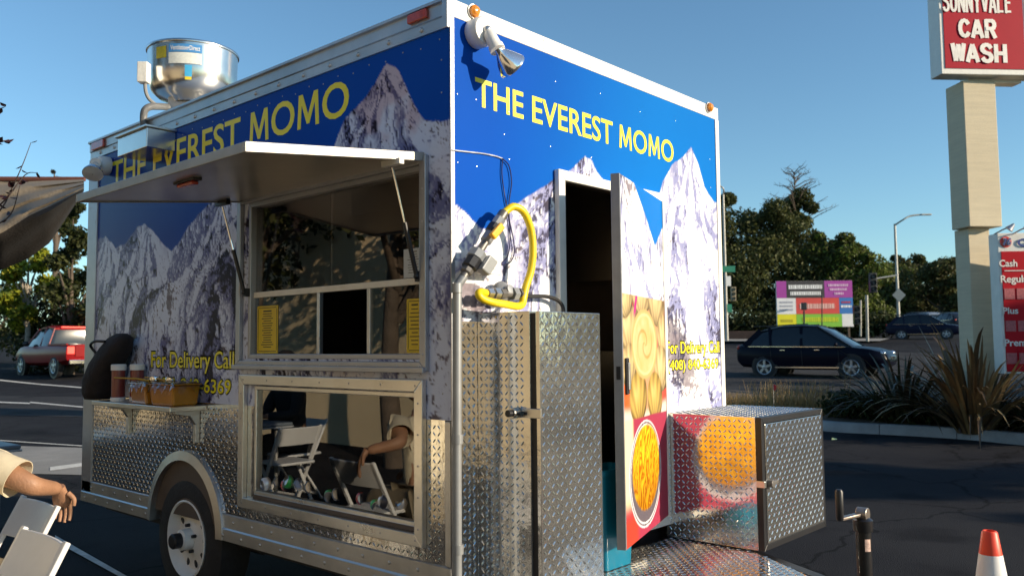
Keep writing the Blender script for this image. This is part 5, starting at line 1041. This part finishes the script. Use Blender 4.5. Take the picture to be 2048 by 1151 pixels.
pk_st = [(-2.75, .55, 1.05, .84), (-2.72, .50, 1.10, .93), (-2.0, .42, 1.12, .96), (-.8, .40, 1.12, .97), (0, .38, 1.10, .97), (1.0, .38, 1.10, .96), (1.4, .38, 1.12, .95), (2.1, .40, 1.05, .92), (2.5, .45, .95, .86), (2.62, .55, .85, .78)]
pk_gh = [(-.95, 1.08, 1.18, .88, .80), (-.85, 1.08, 1.72, .88, .66), (-.3, 1.08, 1.80, .90, .65), (.3, 1.08, 1.78, .90, .65), (.6, 1.08, 1.70, .90, .66), (1.3, 1.08, 1.14, .88, .84)]
def pk_extra(t, pm):
    MB().box((-2.70, -.80, 1.10), (-1.0, .80, 1.118)).build('bed_liner', black, t, 0, local=True)
    for s_ in (-1, 1):
        MB().box((-2.76, s_*.66, .80), (-2.735, s_*.90, 1.05)).build('tail_light', mat('lit_tail', (.6, .03, .02), .3, 0, .1, 10, emit=(1, .05, .03), estr=1.4), t, 0, .01, local=True); MB().box((-2.72, s_*.86, 1.10), (-.95, s_*.93, 1.16)).build('bed_rail', pm, t, 0, .01, local=True)
        MB().sphere((.85, s_*1.06, 1.18), .12, 12, 8, sc=(.5, .9, .8)).build('mirror', black, t, 60, local=True)
    MB().box((-2.85, -.85, .45), (-2.76, .85, .60)).build('rear_bumper', chrome, t, 0, .02, local=True); MB().box((-2.775, -.64, .70), (-2.753, .64, 1.08)).build('tailgate', pm, t, 0, .01, local=True)
    MB().box((-2.79, -.18, .62), (-2.78, .18, .74)).build('number_plate', white_paint, t, 0, local=True); MB().box((-.99, -.45, 1.74), (-.86, .45, 1.79)).build('brake_lamp', MATS['lit_tail'], t, 0, local=True)
pr = at(128, 750, 31.5); car('pickup_truck', 'dark red pickup truck with its brake lights lit, left of the trailer', 'pickup', (pr[0], pr[1], float(pr[2])), 1.56, pk_st, pk_gh, (.22, .008, .010), (-1.65, 1.70), .38, .93, [((1.3, .88, 1.1), (.62, .67, 1.70), .06), ((-.15, .90, 1.1), (-.15, .66, 1.78), .09), ((-.92, .88, 1.1), (-.85, .67, 1.72), .14)], [(-.88, 1.73, .67), (-.3, 1.81, .655), (.3, 1.79, .655), (.55, 1.73, .66)], pk_extra)
for i, (x, y, D, rz, c, lab) in enumerate(((1762, 656, 88, 2.6, (.35, .36, .37), 'silver parked car left of the tall street lamp pole'), (1828, 658, 92, 1.1, (.03, .035, .05), 'dark parked car just right of the tall street lamp pole'), (1856, 662, 84, .75, (.22, .26, .32), 'blue grey parked car in the middle of the parked row'), (1900, 668, 76, .75, (.015, .02, .035), 'dark blue parked car nearest the tall sign pillar'), (1850, 690, 58, -1.35, (.01, .012, .03), 'dark car driving beyond the flax plants'))):
    q_ = at(x, y, D); car('parked_car', lab, 'car', (q_[0], q_[1], float(gz(q_))-.02), rz, suv_st, suv_gh, c, (-1.37, 1.37), .34, .90, suv_pl, suv_rf, suv_extra, 'cars beyond the planting strip')

# ------------------------------------------------------------------ signboard, poles, signals
DB = 52.; a = at(1552, 562, DB); b = at(1704, 571, DB); exb = unit(V((b[0]-a[0], b[1]-a[1], 0))); enb = V((exb[1], -exb[0], 0)); enb = enb if enb@EN > 0 else -enb; wb = np.linalg.norm((b-a)[:2]); zt_ = a[2]; hb_ = 92/F_PX*DB
bb = thing('signboard', 'big colourful banner board of magenta, red, green and yellow panels', 'signboard', (a[0]+exb[0]*wb/2, a[1]+exb[1]*wb/2, zt_-hb_))
def panel(u0, u1, v0, v1, c, nm, name='panel', off=0.):
    A = V((a[0], a[1], 0)); MB().obox(A+exb*wb*(u0+u1)/2+enb*(.03+off)+EZ*(zt_-hb_*(v0+v1)/2), exb*wb*(u1-u0)/2*.994, enb*.012, EZ*hb_*(v1-v0)/2*.99).build(name, mat(nm, c, .6, 0, .06, 3), bb, 0)
MB().obox(V((a[0], a[1], 0))+exb*wb/2-enb*.05+EZ*(zt_-hb_/2), exb*wb/2, enb*.05, EZ*hb_/2).build('backing', white_trim, bb, 0)
for s_ in (.05, .5, .95): MB().obox(V((a[0], a[1], 0))+exb*wb*s_-enb*.16+EZ*(zt_-hb_-.4), exb*.06, enb*.05, EZ*(hb_*.5)).build('post', bark, bb, 0)
panel(0, .13, 0, .37, (.35, .04, .32), 'bn_magenta'); panel(.13, .63, 0, .37, (.03, .03, .035), 'bn_black'); panel(.63, 1, 0, .37, (.35, .04, .32), 'bn_magenta'); panel(0, .25, .37, .72, (.75, .75, .76), 'bn_white'); panel(.25, .82, .37, .72, (.62, .06, .05), 'bn_red'); panel(.82, 1, .37, .72, (.02, .16, .48), 'bn_blue'); panel(0, .25, .72, 1, (.72, .66, .01), 'bn_yellow'); panel(.25, .85, .72, 1, (.20, .50, .04), 'bn_green'); panel(.85, 1, .72, 1, (.75, .75, .76), 'bn_white')
rn = random.Random(9)
def scribble(u0, u1, v, h, nm, c):
    u = u0
    while u < u1:
        l_ = rn.uniform(.012, .03); panel(u, min(u+l_, u1), v-h/2, v+h/2, c, nm, 'print_mark', .016); u += l_+.007
for args in ((.16, .60, .13, .09, 'mk_white', (.8, .8, .8)), (.18, .58, .27, .08, 'mk_white', (.8, .8, .8)), (.68, .95, .10, .05, 'mk_pink', (.7, .45, .65)), (.70, .93, .19, .05, 'mk_pink', (.7, .45, .65)), (.76, .88, .28, .05, 'mk_pink', (.7, .45, .65)), (.30, .76, .55, .11, 'mk_pale', (.75, .45, .40)), (.04, .21, .46, .04, 'mk_grey', (.45, .45, .5)), (.04, .21, .54, .04, 'mk_grey', (.45, .45, .5)), (.04, .21, .62, .04, 'mk_grey', (.45, .45, .5)), (.05, .20, .86, .06, 'mk_olive', (.5, .45, .02)), (.33, .80, .84, .10, 'mk_lime', (.55, .65, .02)), (.84, .98, .56, .05, 'mk_white', (.8, .8, .8)), (.85, .97, .47, .04, 'mk_red', (.5, .05, .1))): scribble(*args)
galv = mat('galvanised_pole', (.38, .37, .34), .5, .3, .12, 3)
D1 = 55.; lp = thing('street_lamp', 'tall grey street lamp pole with green street sign at the trailer edge', 'street lamp', (*at(1454, 682, D1)[:2], float(at(1454, 682, D1)[2])))
p0 = at(1454, 682, D1); p1 = at(1452, 385, D1); q_ = V((p0[0], p0[1], 0)); MB().tube([p0, q_+EZ*p1[2]], [.11, .07], 10).tube(smoothpath([q_+EZ*p1[2], at(1447, 378, D1), at(1435, 370, D1), at(1405, 366, D1)]), .05, 8).build('pole', galv, lp, 60)
MB().obox(at(1398, 366, D1), EX*.3, EN*.12, EZ*.06).build('lamp_head', galv, lp, 0, .02); MB().obox(at(1455, 538, D1)+EN*.12, EX*.46, EN*.01, EZ*.20).build('street_name_sign', mat('sign_green', (.02, .20, .12), .5), lp, 0); MB().obox(at(1456, 562, D1)+EN*.12, EX*.16, EN*.01, EZ*.32).build('white_plate', white_paint, lp, 0)
def signal(P_, parent, s_=1., m=None):
    MB().obox(P_, EX*.17*s_, EN*.12*s_, EZ*.50*s_).build('signal_head', m or black, parent, 0, .02)
    for k in (-1, 0, 1): MB().lathe(P_+EZ*k*.32*s_+EN*.121*s_, EN, [(.12*s_, 0), (.12*s_, .10*s_)], 14, False).build('visor', black, parent)
signal(at(1465, 588, D1)+EN*.2, lp, .9, mat('signal_tan', (.30, .25, .16), .6)); MB().obox(at(1458, 616, D1)+EN*.12, EX*.16, EN*.01, EZ*.26).build('green_plate', MATS['sign_green'], lp, 0)
D2 = 60.; p0 = at(1799, 680, D2); sl_ = thing('street_lamp', 'tall curved arm street lamp between the signboard and sign pillar', 'street lamp', p0); q_ = V((p0[0], p0[1], 0)); zt2 = at(1797, 445, D2)[2]
MB().tube([p0, q_+EZ*zt2], [.13, .08], 10).build('pole', galv, sl_, 60); MB().tube(smoothpath([q_+EZ*(zt2-.1), at(1805, 440, D2), at(1820, 432, D2), at(1842, 429, D2)]), [.06]*19, 8).build('curved_arm', galv, sl_, 60); MB().obox(at(1852, 429, D2), EX*.36, EN*.12, EZ*.05).build('lamp_head', galv, sl_, 0, .02)
c = at(1796, 590, D2)+EN*.15; MB().obox(c, (EX+EZ)*.24, (EX-EZ)*-.24, EN*.01).build('diamond_sign', mat('sign_back', (.12, .15, .17), .5, .3), sl_, 0)
D3 = 50.; p0 = at(1735, 682, D3); ts = thing('traffic_signal', 'black traffic signal on a grey post right of the signboard', 'traffic signal', p0); MB().tube([p0, at(1733, 590, D3)], .09, 10).build('post', galv, ts, 60); signal(at(1742, 566, D3)+EN*.25, ts, 1.15); MB().tube([at(1745, 558, D3), at(1795, 550, D3)], .05, 8).build('mast_arm', galv, ts, 60)
p0 = at(1721, 672, D3); ts2 = thing('traffic_signal', 'dark traffic signal in front of the signboard right end', 'traffic signal', p0); MB().tube([p0, at(1721, 600, D3)], .06, 10).build('post', galv, ts2, 60); signal(at(1710, 630, D3)+EN*.25, ts2, 1.1)
p0 = at(1608, 660, 46); ps2 = thing('pedestrian_signal', 'small dark pedestrian signal post in front of the signboard', 'signal post', p0); MB().tube([p0, at(1608, 620, 46)], .05, 8).build('post', black, ps2, 60); MB().obox(at(1608, 612, 46), EX*.14, EN*.1, EZ*.20).build('signal_head', black, ps2, 0, .03)
p0 = at(1644, 660, 46); p2_ = thing('thin_post', 'thin dark post in front of the signboard centre', 'post', p0); MB().tube([p0, at(1644, 590, 46)], .035, 8).build('shaft', black, p2_, 60)

# ------------------------------------------------------------------ shade cloth at the left
cl = thing('shade_cloth', 'sagging tan shade cloth stretched behind the trailer at the left', 'shade cloth', at(0, 450, 9.5)); rows = []
cols_ = np.linspace(-420, 168, 60)
for i, x in enumerate(cols_):
    t = (x+420)/588; y_top = 358+.0*x; y_mid = np.interp(x, [-420, 0, 60, 100, 168], [500, 468, 430, 412, 378]); y_bot = np.interp(x, [-420, 0, 60, 100, 130, 168], [575, 541, 515, 485, 440, 382]); r_ = []
    for k in range(15):
        s_ = k/14; y = y_top+(y_mid-y_top)*s_; D = 10.6-1.9*s_+.13*math.sin(s_*20+1.2*math.sin(x*.006)+x*.004); r_.append(at(x, y, D))
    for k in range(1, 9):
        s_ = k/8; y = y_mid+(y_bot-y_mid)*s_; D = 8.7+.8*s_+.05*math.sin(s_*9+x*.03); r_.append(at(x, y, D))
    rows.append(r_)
MB().loft([r_[:15] for r_ in rows], closed=False, caps=False).build('cloth', mat('tan_cloth', (.20, .165, .125), .9, 0, .12, 3, .3, 40), cl, 80)
MB().loft([[p_ for p_ in r_[14:]] for r_ in rows], closed=False, caps=False).build('lower_cloth', mat('dark_lower_cloth', (.022, .018, .016), .9, 0, .2, 3, .3, 40), cl, 80)  # lower part of the cloth, much darker in colour than the upper
MB().tube([at(-420, 356, 10.6), at(170, 358, 10.6)], .03, 6).build('rail', mat('rust_rail', (.14, .05, .035), .7), cl, 60)
for x in (-380, -60):
    q_ = at(x, 356, 10.6); MB().cyl((q_[0], q_[1], 0), q_, .04, n=8).build('post', bark, cl)

# ------------------------------------------------------------------ folding chairs, table
chair_m = mat('white_chair_plastic', (.72, .72, .71), .4, 0, .04, 9)
def chair(lab, loc, rz):
    # local: faces +x, backrest top edge at z .78 behind
    t = thing('folding_chair', lab, 'chair', loc, rz, 'white folding chairs'); t.scale = (.923, .923, .923); w_ = .215
    for s_ in (-1, 1):
        MB().bar((-.235, s_*w_, .785), (.16, s_*w_, .0), .022, .032, (0, 1, 0)).build('leg', chair_m, t, 0, .005, local=True); MB().bar((-.20, s_*(w_-.026), .0), (.13, s_*(w_-.026), .45), .020, .028, (0, 1, 0)).build('leg', chair_m, t, 0, .005, local=True)
    bk = []
    for y in np.linspace(-w_+.012, w_-.012, 9): d_ = .02*(1-(y/w_)**2); bk.append([(-.235-d_, y, .775), (-.218-d_, y, .78), (-.135-d_, y, .615), (-.152-d_, y, .612)])
    MB().loft(bk).build('backrest', chair_m, t, 50, .004, local=True)
    MB().loft([rrect(.20, .19, .04, .44), rrect(.205, .195, .04, .450), rrect(.20, .19, .04, .462)]).build('seat', chair_m, t, 40, local=True)
    MB().bar((.12, -w_, .08), (.12, w_, .08), .02, .02).bar((-.17, -w_+.03, .05), (-.17, w_-.03, .05), .02, .02).build('stretcher', chair_m, t, 0, .004, local=True); return t
chair('empty white folding chair nearest the camera, its back edge lit by the sun', (-1.072-.217, .985, 0), math.pi)
chair('white folding chair the man in the cream shirt sits on', (-.83-.217, 1.735, 0), math.pi)
v3 = at(597, 850, 7.1); chair('white folding chair standing alone, seen reflected in the lower window', (-v3[0], v3[1]+.21, 0), math.pi/2)
tb = thing('folding_table', 'grey folding table whose corner shows at the left edge', 'table', (-1.06, 4.42, 0)); MB().box((-1.96, 4.03, .715), (-.16, 4.80, .745)).build('table_top', mat('table_grey', (.16, .19, .22), .35, 0, .06, 5), tb, 0, .012); MB().box((-1.965, 4.025, .70), (-.155, 4.805, .7145)).build('table_rim', mat('table_rim', (.40, .42, .44), .4), tb, 0, .004)
for x, y in ((-1.85, 4.12), (-.27, 4.12), (-1.85, 4.71), (-.27, 4.71)): MB().cyl((x, y, 0), (x, y, .70), .016, n=10).build('leg', galv, tb)

# ------------------------------------------------------------------ people
def skin_obj(name, joints, edges, m, parent, sub=2, root=0):
    me = bpy.data.meshes.new('tmp'); ks = list(joints); me.from_pydata([tuple(joints[k][0]) for k in ks], [(ks.index(a), ks.index(b)) for a, b in edges], [])
    o = bpy.data.objects.new('tmp', me); COL.objects.link(o); sm = o.modifiers.new('s', 'SKIN'); sm.branch_smoothing = .6; o.modifiers.new('u', 'SUBSURF').levels = sub
    for i, k in enumerate(ks):
        r = joints[k][1]; r = (r, r) if not hasattr(r, '__len__') else r; me.skin_vertices[0].data[i].radius = r; me.skin_vertices[0].data[i].use_root = (i == root)
    dg = bpy.context.evaluated_depsgraph_get(); me2 = bpy.data.meshes.new_from_object(o.evaluated_get(dg)); bpy.data.objects.remove(o)
    lo = V(parent.location); me2.transform(Matrix.Translation(Vector(-lo))); me2.materials.clear(); me2.materials.append(m); me2.shade_smooth(); return link(name, me2, parent)
skinm = mat('skin', (.34, .18, .105), .55, 0, .16, 22, .18, 110)
def hand(parent, wr, tip, side, m, curl=1.0, s=1.0):
    wr, tip = V(wr), V(tip); d = unit(tip-wr); sd = unit(side); nrm = np.cross(d, sd); mb = MB()
    rings = []
    for t, w_, th in ((-.01, .026, .022), (.02, .032, .018), (.06, .042, .015), (.088, .041, .012), (.094, .030, .008)):
        rings.append([wr+d*t*s+sd*w_*s*math.cos(a)+nrm*th*s*math.sin(a) for a in np.linspace(0, 2*math.pi, 13)[:-1]])
    mb.loft(rings)
    for i, (o_, l_) in enumerate(((-.031, .062), (-.010, .074), (.011, .078), (.031, .070))):
        p = wr+d*.082*s+sd*o_*s; path = [p]; dd = d
        for k in range(3): dd = unit(dd+nrm*.38*curl); p = p+dd*l_*s*(.45, .32, .25)[k]; path.append(p)
        mb.tube(smoothpath(path, 3), list(np.linspace(.0092, .0065, 10)*s), 8)
    p = wr+d*.025*s+sd*.034*s; path = [p, p+unit(d*.6+sd*.7+nrm*.3)*.035*s, p+unit(d*.6+sd*.7+nrm*.3)*.035*s+unit(d+nrm*.5)*.028*s]; mb.tube(smoothpath(path, 3), list(np.linspace(.012, .0075, 7)*s), 8)
    mb.build('hand', m, parent, 70)
def head(parent, c, face, hairc, hm_long=0., hs=1.):
    c = V(c); f = unit((face[0], face[1], 0)); s_ = np.cross(EZ, f); rings = []
    for z, w_, fr_, bk_ in ((-.115, .030, .055, .02), (-.10, .045, .078, .045), (-.06, .062, .088, .075), (-.02, .070, .088, .092), (.02, .074, .086, .102), (.06, .074, .082, .100), (.09, .062, .066, .082), (.112, .035, .036, .045), (.118, .006, .006, .008)):
        rings.append([c+EZ*z*hs+s_*w_*hs*math.sin(a)+f*(fr_ if math.cos(a) > 0 else bk_)*hs*math.cos(a) for a in np.linspace(0, 2*math.pi, 21)[:-1]])
    mb = MB().loft(rings); mb.prism([c+f*.084*hs+EZ*.012, c+f*.110*hs-EZ*.028, c+f*.084*hs-EZ*.034+s_*.015, c+f*.084*hs-EZ*.034-s_*.015], f*.001); mb.loft([[c+f*.07*hs-EZ*.034+s_*.014*math.cos(a)+EZ*.008*math.sin(a) for a in np.linspace(0, 6.28, 9)[:-1]], [c+f*.104*hs-EZ*.030+s_*.010*math.cos(a)+EZ*.006*math.sin(a) for a in np.linspace(0, 6.28, 9)[:-1]], [c+f*.088*hs+EZ*.014+s_*.005*math.cos(a)+EZ*.004*math.sin(a) for a in np.linspace(0, 6.28, 9)[:-1]]])
    for k in (-1, 1): mb.sphere(c+s_*k*.075*hs-f*.008, .026, 10, 8, sc=(.6, .6, 1.1))
    mb.build('head', skinm, parent, 70)
    for k in (-1, 1): MB().sphere(c+f*.079*hs+s_*k*.030*hs+EZ*.006, .011, 10, 8).build('eye', mat('eye', (.05, .03, .02), .2), parent, 70)
    MB().sphere(c+f*.083*hs-EZ*.062, .020, 10, 6, sc=(.9, .9, .25)).build('mouth', mat('lips', (.25, .09, .07), .5), parent, 70)
    rings = []
    for z, w_, fr_, bk_ in ((-.05-hm_long, .055+.02*(hm_long > 0), -.01, .09), (-.04, .079, .0, .104), (.03, .083, .02, .112), (.06, .082, .088, .110), (.095, .070, .074, .090), (.122, .036, .038, .05), (.127, .005, .005, .006)):
        rings.append([c+EZ*z*hs+s_*w_*hs*math.sin(a)+f*((fr_ if math.cos(a) > 0 else bk_)*hs*math.cos(a)) for a in np.linspace(0, 2*math.pi, 21)[:-1]])
    MB().loft(rings).build('hair', mat('hair', hairc, .6, 0, .3, 40, .4, 80, stretch=(1, 1, .2)), parent, 70)
def seated(lab, hip, face, shirt, trou, arms, hairc, long_=0., zs=.47, sleeve=.55, lean=.0, knees=True, nm='person'):
    f = unit((face[0], face[1], 0)); s_ = np.cross(EZ, f); hip = V(hip); t = thing(nm, lab, 'person', (hip[0], hip[1], 0)); P_ = hip+EZ*(zs+.09); ch = P_+EZ*.36+f*(.02+lean); nk = ch+EZ*.16+f*lean*.3; hd = nk+EZ*.17+f*(.03+lean*.2)
    J = {'pel': (P_, (.135, .11)), 'spn': (P_+EZ*.17+f*lean*.5, (.13, .105)), 'ch': (ch, (.15, .115)), 'nk0': (ch+EZ*.12, (.08, .07)), 'nk': (nk+EZ*.04, .055)}; E_ = [('pel', 'spn'), ('spn', 'ch'), ('ch', 'nk0'), ('nk0', 'nk')]; sh = {}; Jt = {'pel': (P_, (.145, .125))}; Et = []
    for k, nme in ((1, 'L'), (-1, 'R')):
        S_ = ch+EZ*.085+s_*k*.165; el, wr = [V(a) for a in arms[nme]]; J['s'+nme] = (S_, .06); J['e'+nme] = (el, .042); J['w'+nme] = (wr, .028); E_ += [('ch', 's'+nme), ('s'+nme, 'e'+nme), ('e'+nme, 'w'+nme)]; sh[nme] = (S_, el, wr)
        h_ = P_+s_*k*.09-EZ*.02; kn = h_+f*.42+EZ*.0; an = kn+f*.03-EZ*(zs+.02); J['h'+nme] = (h_, .085); J['k'+nme] = (kn, .06); J['a'+nme] = (an, .04); J['t'+nme] = (an+f*.14-EZ*.02, .035); E_ += [('pel', 'h'+nme), ('h'+nme, 'k'+nme), ('k'+nme, 'a'+nme), ('a'+nme, 't'+nme)]
        Jt.update({'h'+nme: (h_, .098), 'k'+nme: (kn, .072), 'a'+nme: (an, .058)}); Et += [('pel', 'h'+nme), ('h'+nme, 'k'+nme), ('k'+nme, 'a'+nme)]
        MB().loft([[an+f*o_+s_*w_*math.cos(a)+EZ*(-.06+h2*(1+math.sin(a))/2) for a in np.linspace(0, 6.28, 13)[:-1]] for o_, w_, h2 in ((-.09, .02, .04), (-.07, .04, .08), (.02, .045, .09), (.12, .048, .06), (.17, .03, .03))]).build('shoe', black, t, 60)
    skin_obj('body', J, E_, skinm, t); skin_obj('trousers', Jt, Et, trou, t)
    Js = {k: (J[k][0], tuple(np.array(J[k][1])*1.16+.008)) for k in ('pel', 'spn', 'ch')}; Js['nk0'] = (ch+EZ*.125, (.075, .07)); Es = [('pel', 'spn'), ('spn', 'ch'), ('ch', 'nk0')]
    for nme in 'LR':
        S_, el, wr = sh[nme]; Js['s'+nme] = (S_, .082); m_ = S_+(el-S_)*(.45 if sleeve <= 1 else .98); Js['m'+nme] = (m_, .066 if sleeve < 1 else .055); Es += [('ch', 's'+nme), ('s'+nme, 'm'+nme)]
        if sleeve > 1: Js['x'+nme] = (el+(wr-el)*.9, .04); Es.append(('m'+nme, 'x'+nme))
    if sleeve <= 1:
        for nme in 'LR':
            S_, el, wr = sh[nme]; d_ = unit(el-S_); l_ = np.linalg.norm(el-S_); MB().lathe(S_, d_, [(.050, -.02), (.070, l_*.05), (.074, l_*.35), (.080, l_*.66), (.077, l_*.66), (.06, l_*.45)], 20, False).build('sleeve', shirt, t, 60)
    skin_obj('shirt', Js, Es, shirt, t); head(t, hd, face, hairc, long_)
    for nme in 'LR': el, wr = sh[nme][1:]; d_ = unit(wr-el); hand(t, wr, wr+d_+EZ*(-1.6 if nme == 'R' and sleeve < 1 else -.1), np.cross(d_, EZ) if abs(d_[2]) < .95 else f, skinm, 1., 1.0)
    return t
cream = mat('cream_shirt', (.66, .58, .42), .8, 0, .06, 8, .25, 18); khaki = mat('khaki_cloth', (.22, .18, .12), .85, 0, .1, 9, .2, 30); blackc = mat('black_cloth', (.02, .02, .022), .85, 0, .2, 9, .2, 30)
mh = V((-1.24, 1.54, 0)); el_ = V((-.96, 1.44, .83)); wr_ = V((-.815, 1.575, .79))
seated('man in a cream short sleeved shirt resting his arm on a chair back', mh, (-.12, 1), cream, khaki, {'R': (el_, wr_), 'L': (mh+V((-.25, .12, .66)), mh+V((-.22, .36, .60)))}, (.02, .015, .012), 0, .385, .88, .02)
for k, (x, lab) in enumerate(((-1.50, 'person in black with long dark hair seated at the table, nearer the trailer'), (-2.25, 'person in black with long dark hair seated at the end of the table'))):
    hx = V((x, 5.1 if k == 0 else 4.45, 0)); fc_ = (-.1, -1) if k == 0 else (1, -.05); chair('white folding chair under the '+('person nearer the trailer' if k == 0 else 'person at the table end'), hx+V((0, .0, 0)), math.atan2(fc_[1], fc_[0])); f_ = unit((*fc_, 0)); s2 = np.cross(EZ, f_)
    seated(lab, hx, fc_, blackc, blackc, {'R': (hx+f_*.16-s2*.22+EZ*.78, hx+f_*.38-s2*.06+EZ*.78), 'L': (hx+f_*.16+s2*.22+EZ*.78, hx+f_*.38+s2*.05+EZ*.79)}, (.012, .01, .01), .28, .46, 1.2, .05)

# ------------------------------------------------------------------ surroundings behind the camera (seen in reflections, casting the long shade)
stucco = mat('beige_stucco', (.68, .54, .34), .9, 0, .08, 1.5, .3, 30)
bl = thing('stucco_building', 'beige stucco building facing the trailer across the seating area, seen in reflections', 'building', (-5.4, 4, 0))
w2 = MB(); rect_wall(w2, 0, -5.6, -5.2, -8, 16, 0, 3.5, [(2.2, 3.4, -1, 2.4), (-4, -1.5, .8, 2.6)]); w2.build('wall', stucco, bl, 0); MB().box((-5.75, -8.2, 3.5), (-5.05, 16.2, 3.75)).build('cornice', mat('cornice', (.45, .30, .20), .8), bl, 0, .02)
MB().box((-5.50, 2.2, 0), (-5.4, 3.4, 2.4)).build('door', mat('brown_door', (.07, .04, .03), .6), bl, 0); MB().box((-5.5, -4, .8), (-5.45, -1.5, 2.6)).build('window', glassd, bl, 0)
MB().prism([(-5.19, 2.8+1.0*math.cos(t), 2.4+.85*math.sin(t)) for t in np.linspace(0, math.pi, 20)], (.06, 0, 0)).build('arch_moulding', mat('arch_stone', (.35, .27, .19), .8), bl, 0); MB().box((-5.62, -8, 0), (-10, 16, .1)).build('floor_slab', conc, bl, 0)
for k, (x, y) in enumerate(((-4.2, 5.3), (-4.2, 8.4))): tree('patio_tree', ['slender patio tree in front of the stucco building, nearer its door', 'slender patio tree in front of the stucco building, at its far end'][k], (x, y, 0), 4.8, 1.7, 2.6, 5200, .06, dk_c, 300+k, .5, 'patio trees by the building')
# unseen tree row placed towards the sun for long shade over the lot's right
qd = V((SUN_AZ[1]*-1, SUN_AZ[0], 0)); sdv = V((SUN_AZ[0], SUN_AZ[1], 0))
for k, (q_, t_, h_) in enumerate(((5.6, 19, 6.6), (7.3, 21, 7.3), (10.9, 20, 7.2), (12.8, 22, 8.0), (14.8, 24, 8.6), (17.2, 23, 8.2), (20, 25, 8.6), (23, 24, 9))):
    p_ = qd*q_+sdv*t_; tree('shade_tree', 'leafy tree %s of the row beyond the lot, outside the picture' % ('first second third fourth fifth sixth seventh eighth'.split()[k]), (p_[0], p_[1], 0), h_, 1.7, h_*.97, 3200, .16, dk_c, 330+k, .1, 'row of trees towards the sun', nb=20)
for k, (q_, t_, h_) in enumerate(((-14, 40, 8), (-9, 44, 9), (-4, 46, 8.5), (0.5, 48, 8), (4, 45, 9))):
    p_ = qd*q_+sdv*t_; tree('far_tree', 'leafy tree %s of the far row behind the camera, outside the picture' % ('first second third fourth fifth'.split()[k]), (p_[0], p_[1], 0), h_, 3.2, h_*.9, 2600, .25, dk_c+lt_c[:1], 360+k, .2, 'far trees behind the camera', nb=16)

for k in range(7):
    tree('back_tree', 'tall dark tree %s of the row behind the stucco building' % ('first second third fourth fifth sixth seventh'.split()[k]), (-12.5+(k % 2)*1.2, -6+4.6*k, 0), 9.5+(k % 3), 3.1, 8.5, 2600, .22, dk_c, 380+k, .2, 'tall trees behind the stucco building', nb=20)
